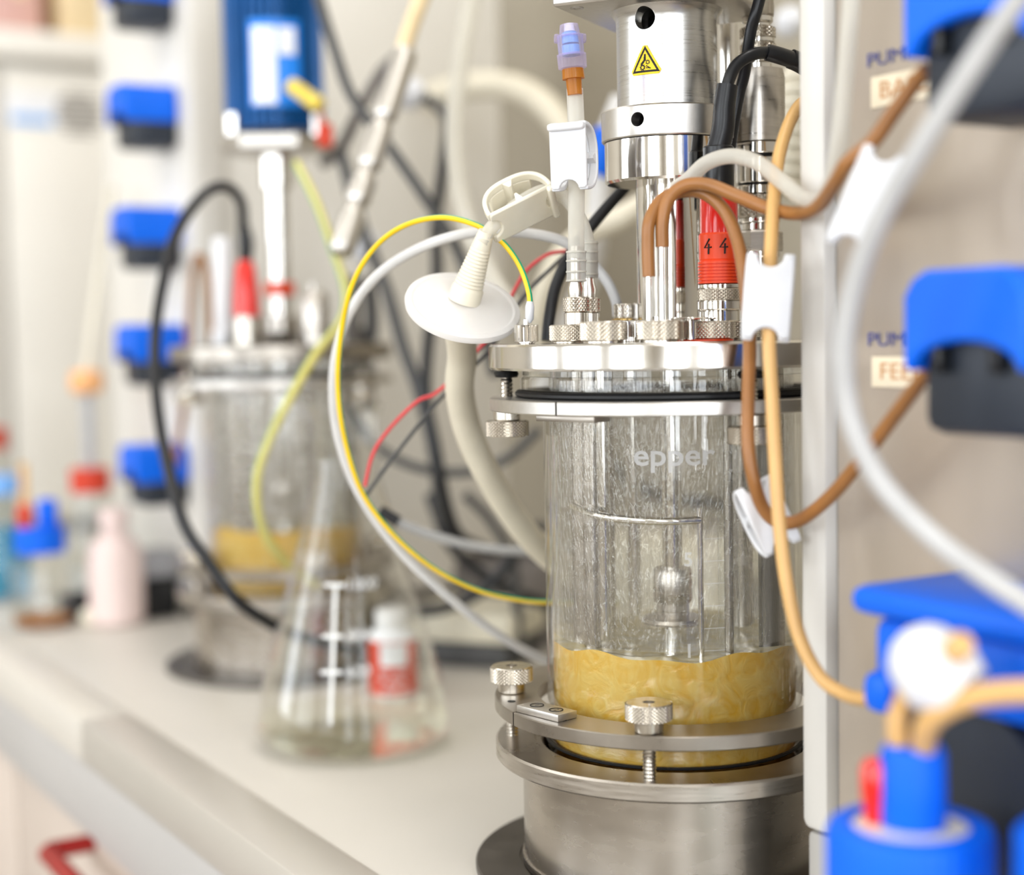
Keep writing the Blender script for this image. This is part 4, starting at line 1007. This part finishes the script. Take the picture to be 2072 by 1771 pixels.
cables = [
 ('long grey cable crossing the cream cabinet side', [(560, -420, 1.24), (600, -200, 1.20), (638, -30, 1.16), (680, 110, 1.15), (715, 200, 1.14), (790, 300, 1.13), (870, 415, 1.12), (925, 505, 1.12), (965, 620, 1.12), (1000, 760, 1.14)], .0042, 'cable_grey'),
 ('dark cable dropping from the black wall clip', [(830, 190, 1.30), (880, 210, 1.27), (905, 250, 1.24), (896, 340, 1.22), (882, 450, 1.20), (884, 560, 1.18), (868, 680, 1.17), (862, 800, 1.16), (882, 910, 1.15), (900, 1010, 1.15), (930, 1085, 1.16), (1000, 1120, 1.18)], .0046, 'cable_black'),
 ('grey-blue cable running down behind the filter disc', [(690, 310, 1.24), (735, 470, 1.22), (780, 580, 1.20), (815, 700, 1.18), (850, 800, 1.17), (880, 930, 1.18), (890, 1060, 1.2)], .0050, 'cable_grey'),
 ('dark cable sagging between flask and front vessel', [(700, 820, 1.20), (765, 905, 1.20), (850, 948, 1.19), (950, 955, 1.18), (1030, 925, 1.17), (1090, 870, 1.16)], .0038, 'cable_grey'),
 ('dark cable looping low behind the front vessel', [(820, 1240, 1.20), (900, 1230, 1.20), (985, 1190, 1.19), (1045, 1120, 1.18), (1100, 1060, 1.18)], .0048, 'cable_black'),
 ('dark cable standing upright near the grey pot', [(1052, 1320, 1.22), (1045, 1220, 1.22), (1035, 1130, 1.22), (990, 1050, 1.22), (940, 1000, 1.22)], .0040, 'cable_grey'),
 ('black cable curving over the grey pot', [(870, 1000, 1.24), (905, 1090, 1.23), (960, 1150, 1.23), (1040, 1200, 1.23), (1130, 1230, 1.24)], .0050, 'cable_black'),
 ('thin dark cable tucked behind the slanting chrome tube', [(655, 330, 1.30), (690, 300, 1.28), (730, 220, 1.26), (770, 150, 1.25), (800, 120, 1.24)], .0050, 'slot_dark'),
 ('dark upright cable by the second lid fittings', [(745, 560, 1.32), (752, 650, 1.32), (742, 740, 1.32), (748, 830, 1.32)], .0060, 'cable_black')]
for lb, pts, r, mt in cables: hose('cable', lb, 'cable', pts, r, mt, sub=6, n=12)
m = M().tube([P(772, 1036, .92), P(800, 1054, .92), P(870, 1082, .93), P(960, 1106, .94), (P(1060, 1116, .95)), P(1160, 1112, .96)], .0030, 14, 6)
pg = thing('grey_cable', 'pale grey cable with a black sleeved end touching the earth wire', 'cable', P(772, 1050, .92))
m.build('cable', 'cable_pale', pg); M().tube([P(768, 1033, .919), P(806, 1056, .919)], .0036, 14, 1).build('sleeve', 'cable_black', pg)
hose('red_wire', 'thin kinked red wire running down to the white hose', 'wire', [(1150, 508, .83), (1110, 515, .83), (1068, 545, .83), (1040, 590, .83), (1000, 670, .832), (970, 705, .834), (930, 752, .836), (880, 797, .84), (845, 812, .84), (790, 866, .84), (755, 918, .84), (738, 985, .838)], .00105, 'wire_red', sub=5, n=10)
hose('black_wire', 'thin black wire twinned with the kinked red wire', 'wire', [(1160, 500, .835), (1060, 600, .835), (990, 708, .838), (905, 792, .845), (862, 842, .846), (812, 905, .848), (762, 972, .848), (735, 1012, .845)], .00110, 'cable_grey', sub=5, n=10)
q = P(1222, 312, 1.10); M().ring(.0088, .0125, -.016, .016, q, P(1190, 560, 1.1) - P(1240, 430, 1.1), n=28).build('hose_clip', 'blue_plastic', None, label='blue clip round the slanting white hose', cat='clip')
# white knobs added in place of blurred bright highlights
for px, py, Y, lb in ((832, 190, 1.28, 'white knob added as a blurred highlight on the black cable by the slanting tube'), (737, 497, 1.24, 'white knob added as a blurred highlight low beside the slanting tube'), (1598, 45, 1.30, 'white knob added as a blurred highlight behind the tall probe')):
    q = P(px, py, Y); M().lathe([(0, -.012), (.009, -.010), (.0125, -.003), (.0125, .003), (.009, .010), (0, .012)], q, Vector((.2, -.8, .6)), 28).build('highlight_knob', 'label_white', None, label=lb, cat='knob')
q = P(1613, 270, .90); prof = [(0, -.035)]
for k in range(9): prof += [(.0135, -.035 + k * .008), (.0135, -.031 + k * .008), (.0118, -.030 + k * .008), (.0118, -.0275 + k * .008)]
prof += [(0, .040)]
M().lathe(prof, q, (.15, .1, 1), 28).build('ribbed_hose', 'cream_plastic', None, label='ribbed white hose stub between tall probe and corner post', cat='hose')
gp = P(1040, 1300, 1.34); gp.z = 0
M().lathe([(0, .0005), (.050, .0005), (.052, .003), (.052, .060), (.050, .070), (.046, .074), (.046, .004), (0, .003)], gp, n=48).build('grey_pot', 'slot_dark', None, label='dark grey round pot behind the front bioreactor', cat='pot')
st = P(965, 1330, 1.26); st.z = 0
sp = thing('stirrer_plate', 'low cream stirrer plate with dark foot behind the flask', 'instrument', st)
ax_ = Vector((.93, -.36, 0)); ay_ = ZV.cross(ax_)
M().rbox(st + ZV * .010, (.085, .075, .019), (ax_, ay_, ZV), .003).build('foot', 'cable_grey', sp); M().rbox(st + ZV * .033, (.095, .085, .026), (ax_, ay_, ZV), .006).build('housing', 'instrument_cream', sp)

pc = P(1385, 1300, 1.32); pc.z = 0
pw_ = thing('added_cream_box', 'cream box added behind the front bioreactor to lighten the view through its glass', 'instrument', pc)  # made-up box, added as a pale backing to brighten the view through the vessel
M().rbox(pc + ZV * .046, (.20, .10, .082), (US, NS, ZV), .005).build('housing', 'instrument_cream', pw_)
M().rbox(pc - US * .101 + ZV * .052, (.002, .030, .030), (US, NS, ZV), .0006).build('side_socket', 'slot_dark', pw_)
for a_ in (-.08, .08):
    for b_ in (-.035, .035): M().cyl(.007, 0, .0052, pc + US * a_ + NS * b_, n=12).build('foot', 'rubber', pw_)
hose('cable', 'black cable drooping behind the printed glass of the front bioreactor', 'cable', [(1120, 800, 1.1), (1200, 900, 1.1), (1260, 960, 1.1), (1340, 1005, 1.1), (1450, 1020, 1.1), (1580, 1040, 1.1)], .0050, 'cable_black', sub=6, n=12)

# ------------------------------------------------------------------ far end of the bench
FS = 2.2
fcab = thing('incubator', 'large cream incubator with round vent standing at the far bench end', 'incubator', SN(FS + .2, .66, 0))
ftz = P(150, 130, 2.19).z
M().sbox(FS + .004, FS + .5, .38, .98, .01, ftz, .004).build('housing', 'cabinet_white', fcab)
M().sbox(FS - .012, FS + .003, .525, .975, .02, ftz - .01, .004).build('door', 'cabinet_white', fcab)
M().sbox(FS - .012, FS + .003, .385, .521, .02, ftz - .01, .004).build('door', 'cabinet_trim', fcab)
M().sbox(FS - .03, FS + .5, .37, .985, ftz + .001, P(150, 72, 2.19).z, .006).build('top_cover', 'cabinet_white', fcab)
for s in (FS + .03, FS + .45):
    for n_ in (.42, .93): M().cyl(.015, 0, .0098, SN(s, n_, 0), n=16).build('foot', 'rubber', fcab)
vc = None
tx = (175 - 1036) / FPX
def face_n(px, s): t_ = (px - 1036) / FPX; return (s * (-U2.x + t_ * U2.y)) / (N2.x - t_ * N2.y)
vn = face_n(178, FS); vz = P(178, 232, SN(FS, vn).y).z
for k in range(7):
    dz = (k - 3) * .0088; hw = sqrt(max(.0001, .033 ** 2 - dz ** 2))
    M().sbox(FS - .0135, FS - .0118, vn - hw, vn + hw, vz + dz - .0022, vz + dz + .0022, 0).build('vent_slot', 'slot_dark', fcab)
ln = face_n(85, FS); lz = P(85, 225, SN(FS, ln).y).z
M().sbox(FS - .0130, FS - .0119, ln - .036, ln + .036, lz - .022, lz + .022, 0).build('door_label', 'label_white', fcab)
M().sbox(FS - .0136, FS - .0131, ln - .030, ln + .026, lz - .020, lz - .008, 0).build('door_label', 'luer_blue', fcab)
tz = P(150, 72, 2.19).z + .0005
for px, w_, h_, mt, lb in ((62, .060, .10, 'carton_pink', 'pinkish carton on top of the incubator'), (150, .050, .12, 'carton_brown', 'dark brown carton on top of the incubator'), (205, .075, .075, 'carton_cream', 'cream carton on top of the incubator, before the brown one'), (295, .06, .09, 'carton_orange', 'orange carton on top of the incubator')):
    s_ = FS + (.07 if mt != 'carton_cream' else .02) + (.05 if mt == 'carton_brown' else 0); nn_ = face_n(px, s_)
    r_ = thing('carton', lb, 'carton', SN(s_, nn_, tz), 'cartons on the incubator')
    M().sbox(s_ - .03, s_ + .03, nn_ - w_ / 2, nn_ + w_ / 2, tz, tz + h_, .001).build('box', mt, r_)
    M().sbox(s_ - .0305, s_ + .0305, nn_ - .008, nn_ + .008, tz + h_ * .6, tz + h_ + .0004, 0).build('tape', 'carton_green' if mt == 'carton_orange' else 'carton_cream', r_)
# bottles
def lab_bottle(px, base_y, r, h, label, body, capm, cap_r, cap_h, liquid=None, extra=None):
    Y = ZC * FPX / (base_y - (672 - .018 * (px - 1340))); q = P(px, base_y, Y); q.z = 0
    t = thing('bottle', label, 'bottle', q, 'bottles at the far bench end')
    M().lathe([(0, .0005), (r - .003, .0005), (r, .004), (r, h * .62), (r * .8, h * .75), (cap_r * .8, h * .82), (cap_r * .8, h), (cap_r * .7, h), (cap_r * .7, h * .82), (r * .75, h * .73), (r - .002, h * .61), (r - .002, .005), (0, .003)], q, n=40).build('glass', body, t)
    if liquid: M().lathe([(0, .0036), (r - .003, .005), (r - .003, h * liquid[0]), (0, h * liquid[0])], q, n=36).build('liquid', liquid[1], t)
    m = M(); n = 48; vs, fs = [], []
    for j, (rr, z) in enumerate(((cap_r * .9, h - cap_h * .7), (cap_r, h - cap_h * .7), (cap_r, h + cap_h * .25), (cap_r * .9, h + cap_h * .3), (0.0001, h + cap_h * .3))):
        for i in range(n): a = 2 * pi * i / n; r2 = rr - (.0006 if j in (1, 2) and i % 2 else 0); vs.append(q + Vector((cos(a) * r2, sin(a) * r2, z)))
    for j in range(4):
        for i in range(n): fs.append([j * n + i, j * n + (i + 1) % n, (j + 1) * n + (i + 1) % n, (j + 1) * n + i])
    m.add(vs, fs).build('screw_cap', capm, t)
    if extra: extra(t, q, h + cap_h * .3)
    return t
def ex_dosing(t, q, z):
    M().cyl(.0095, z, z + .026, q + Vector((.008, 0, 0)), n=24, ch=.003).build('port_tower', 'blue_cap', t)
    M().lathe([(0, 0), (.006, 0), (.008, .012), (.006, .022), (0, .023)], q + Vector((-.012, -.004, z)), n=20).build('side_port', 'cap_red', t)
    M().tube([q + Vector((-.012, -.004, z + .02)), q + Vector((-.013, 0, z + .06))], .004, 10, 1).build('tube', 'tan_tube', t)
def ex_dispenser(t, q, z):
    M().cyl(.006, z, z + .075, q, n=20).build('dispenser_tube', 'cable_pale', t)
    M().cyl(.0165, z + .075, z + .098, q, n=28, ch=.004).build('dispenser_knob', 'cap_orange', t)
    M().tube([q + ZV * (z + .09), q + Vector((.012, 0, z + .16)), q + Vector((.03, .01, z + .28))], .005, 12, 5).build('dispenser_hose', 'cream_hose', t)
lab_bottle(88, 1272, .029, .088, 'clear bottle with blue dosing cap, red side port and amber dregs', 'bottle_glass', 'blue_cap', .0235, .024, (.12, 'amber'), ex_dosing)
lab_bottle(192, 1235, .022, .135, 'dispenser bottle with red cap and orange knob', 'bottle_glass', 'cap_red', .0195, .024, (.3, 'filter_disc'), ex_dispenser)
lab_bottle(238, 1265, .026, .105, 'pale pink plastic bottle with white cap', 'pink_body', 'pink_body', .014, .016)
lab_bottle(8, 1215, .032, .125, 'bottle of bright cyan liquid with cyan cap', 'bottle_glass', 'luer_blue', .020, .02, (.6, 'cyan_liquid'))
lab_bottle(-14, 1170, .030, .165, 'clear bottle with orange-red cap at the cyan bottle', 'bottle_glass', 'cap_red', .022, .024)
q = SN(1.446, .4695, 0)
bx = thing('tip_box', 'black pipette tip box with grey lid by the pump cabinet', 'box', q)
M().rbox(q + ZV * .020, (.035, .044, .039), (US, NS, ZV), .003).build('box', 'black_plastic', bx); M().rbox(q + ZV * .053, (.037, .046, .026), (US, NS, ZV), .004).build('lid', 'grey_plastic', bx)
q = P(190, 1240, 1.50); q.z = 0
M().rbox(q + Vector((-.008, -.03, .014)), (.022, .03, .027), (US, NS, ZV), .003).build('timer', 'black_plastic', None, label='small black timer before the dispenser bottle', cat='timer')
M().lathe([(0, .0004), (.008, .002), (.0115, .0115), (.008, .021), (0, .023)], q + Vector((.018, -.045, 0)), n=24).build('stopper', 'motor_blue', None, label='round dark blue stopper beside the black timer', cat='stopper')
M().lathe([(0, .0004), (.006, .001), (.0085, .0085), (.006, .015), (0, .017)], P(180, 1272, 1.44) * 1 - ZV * P(180, 1272, 1.44).z, n=24).build('stopper', 'cream_plastic', None, label='small cream round stopper on the bench before the timer', cat='stopper')
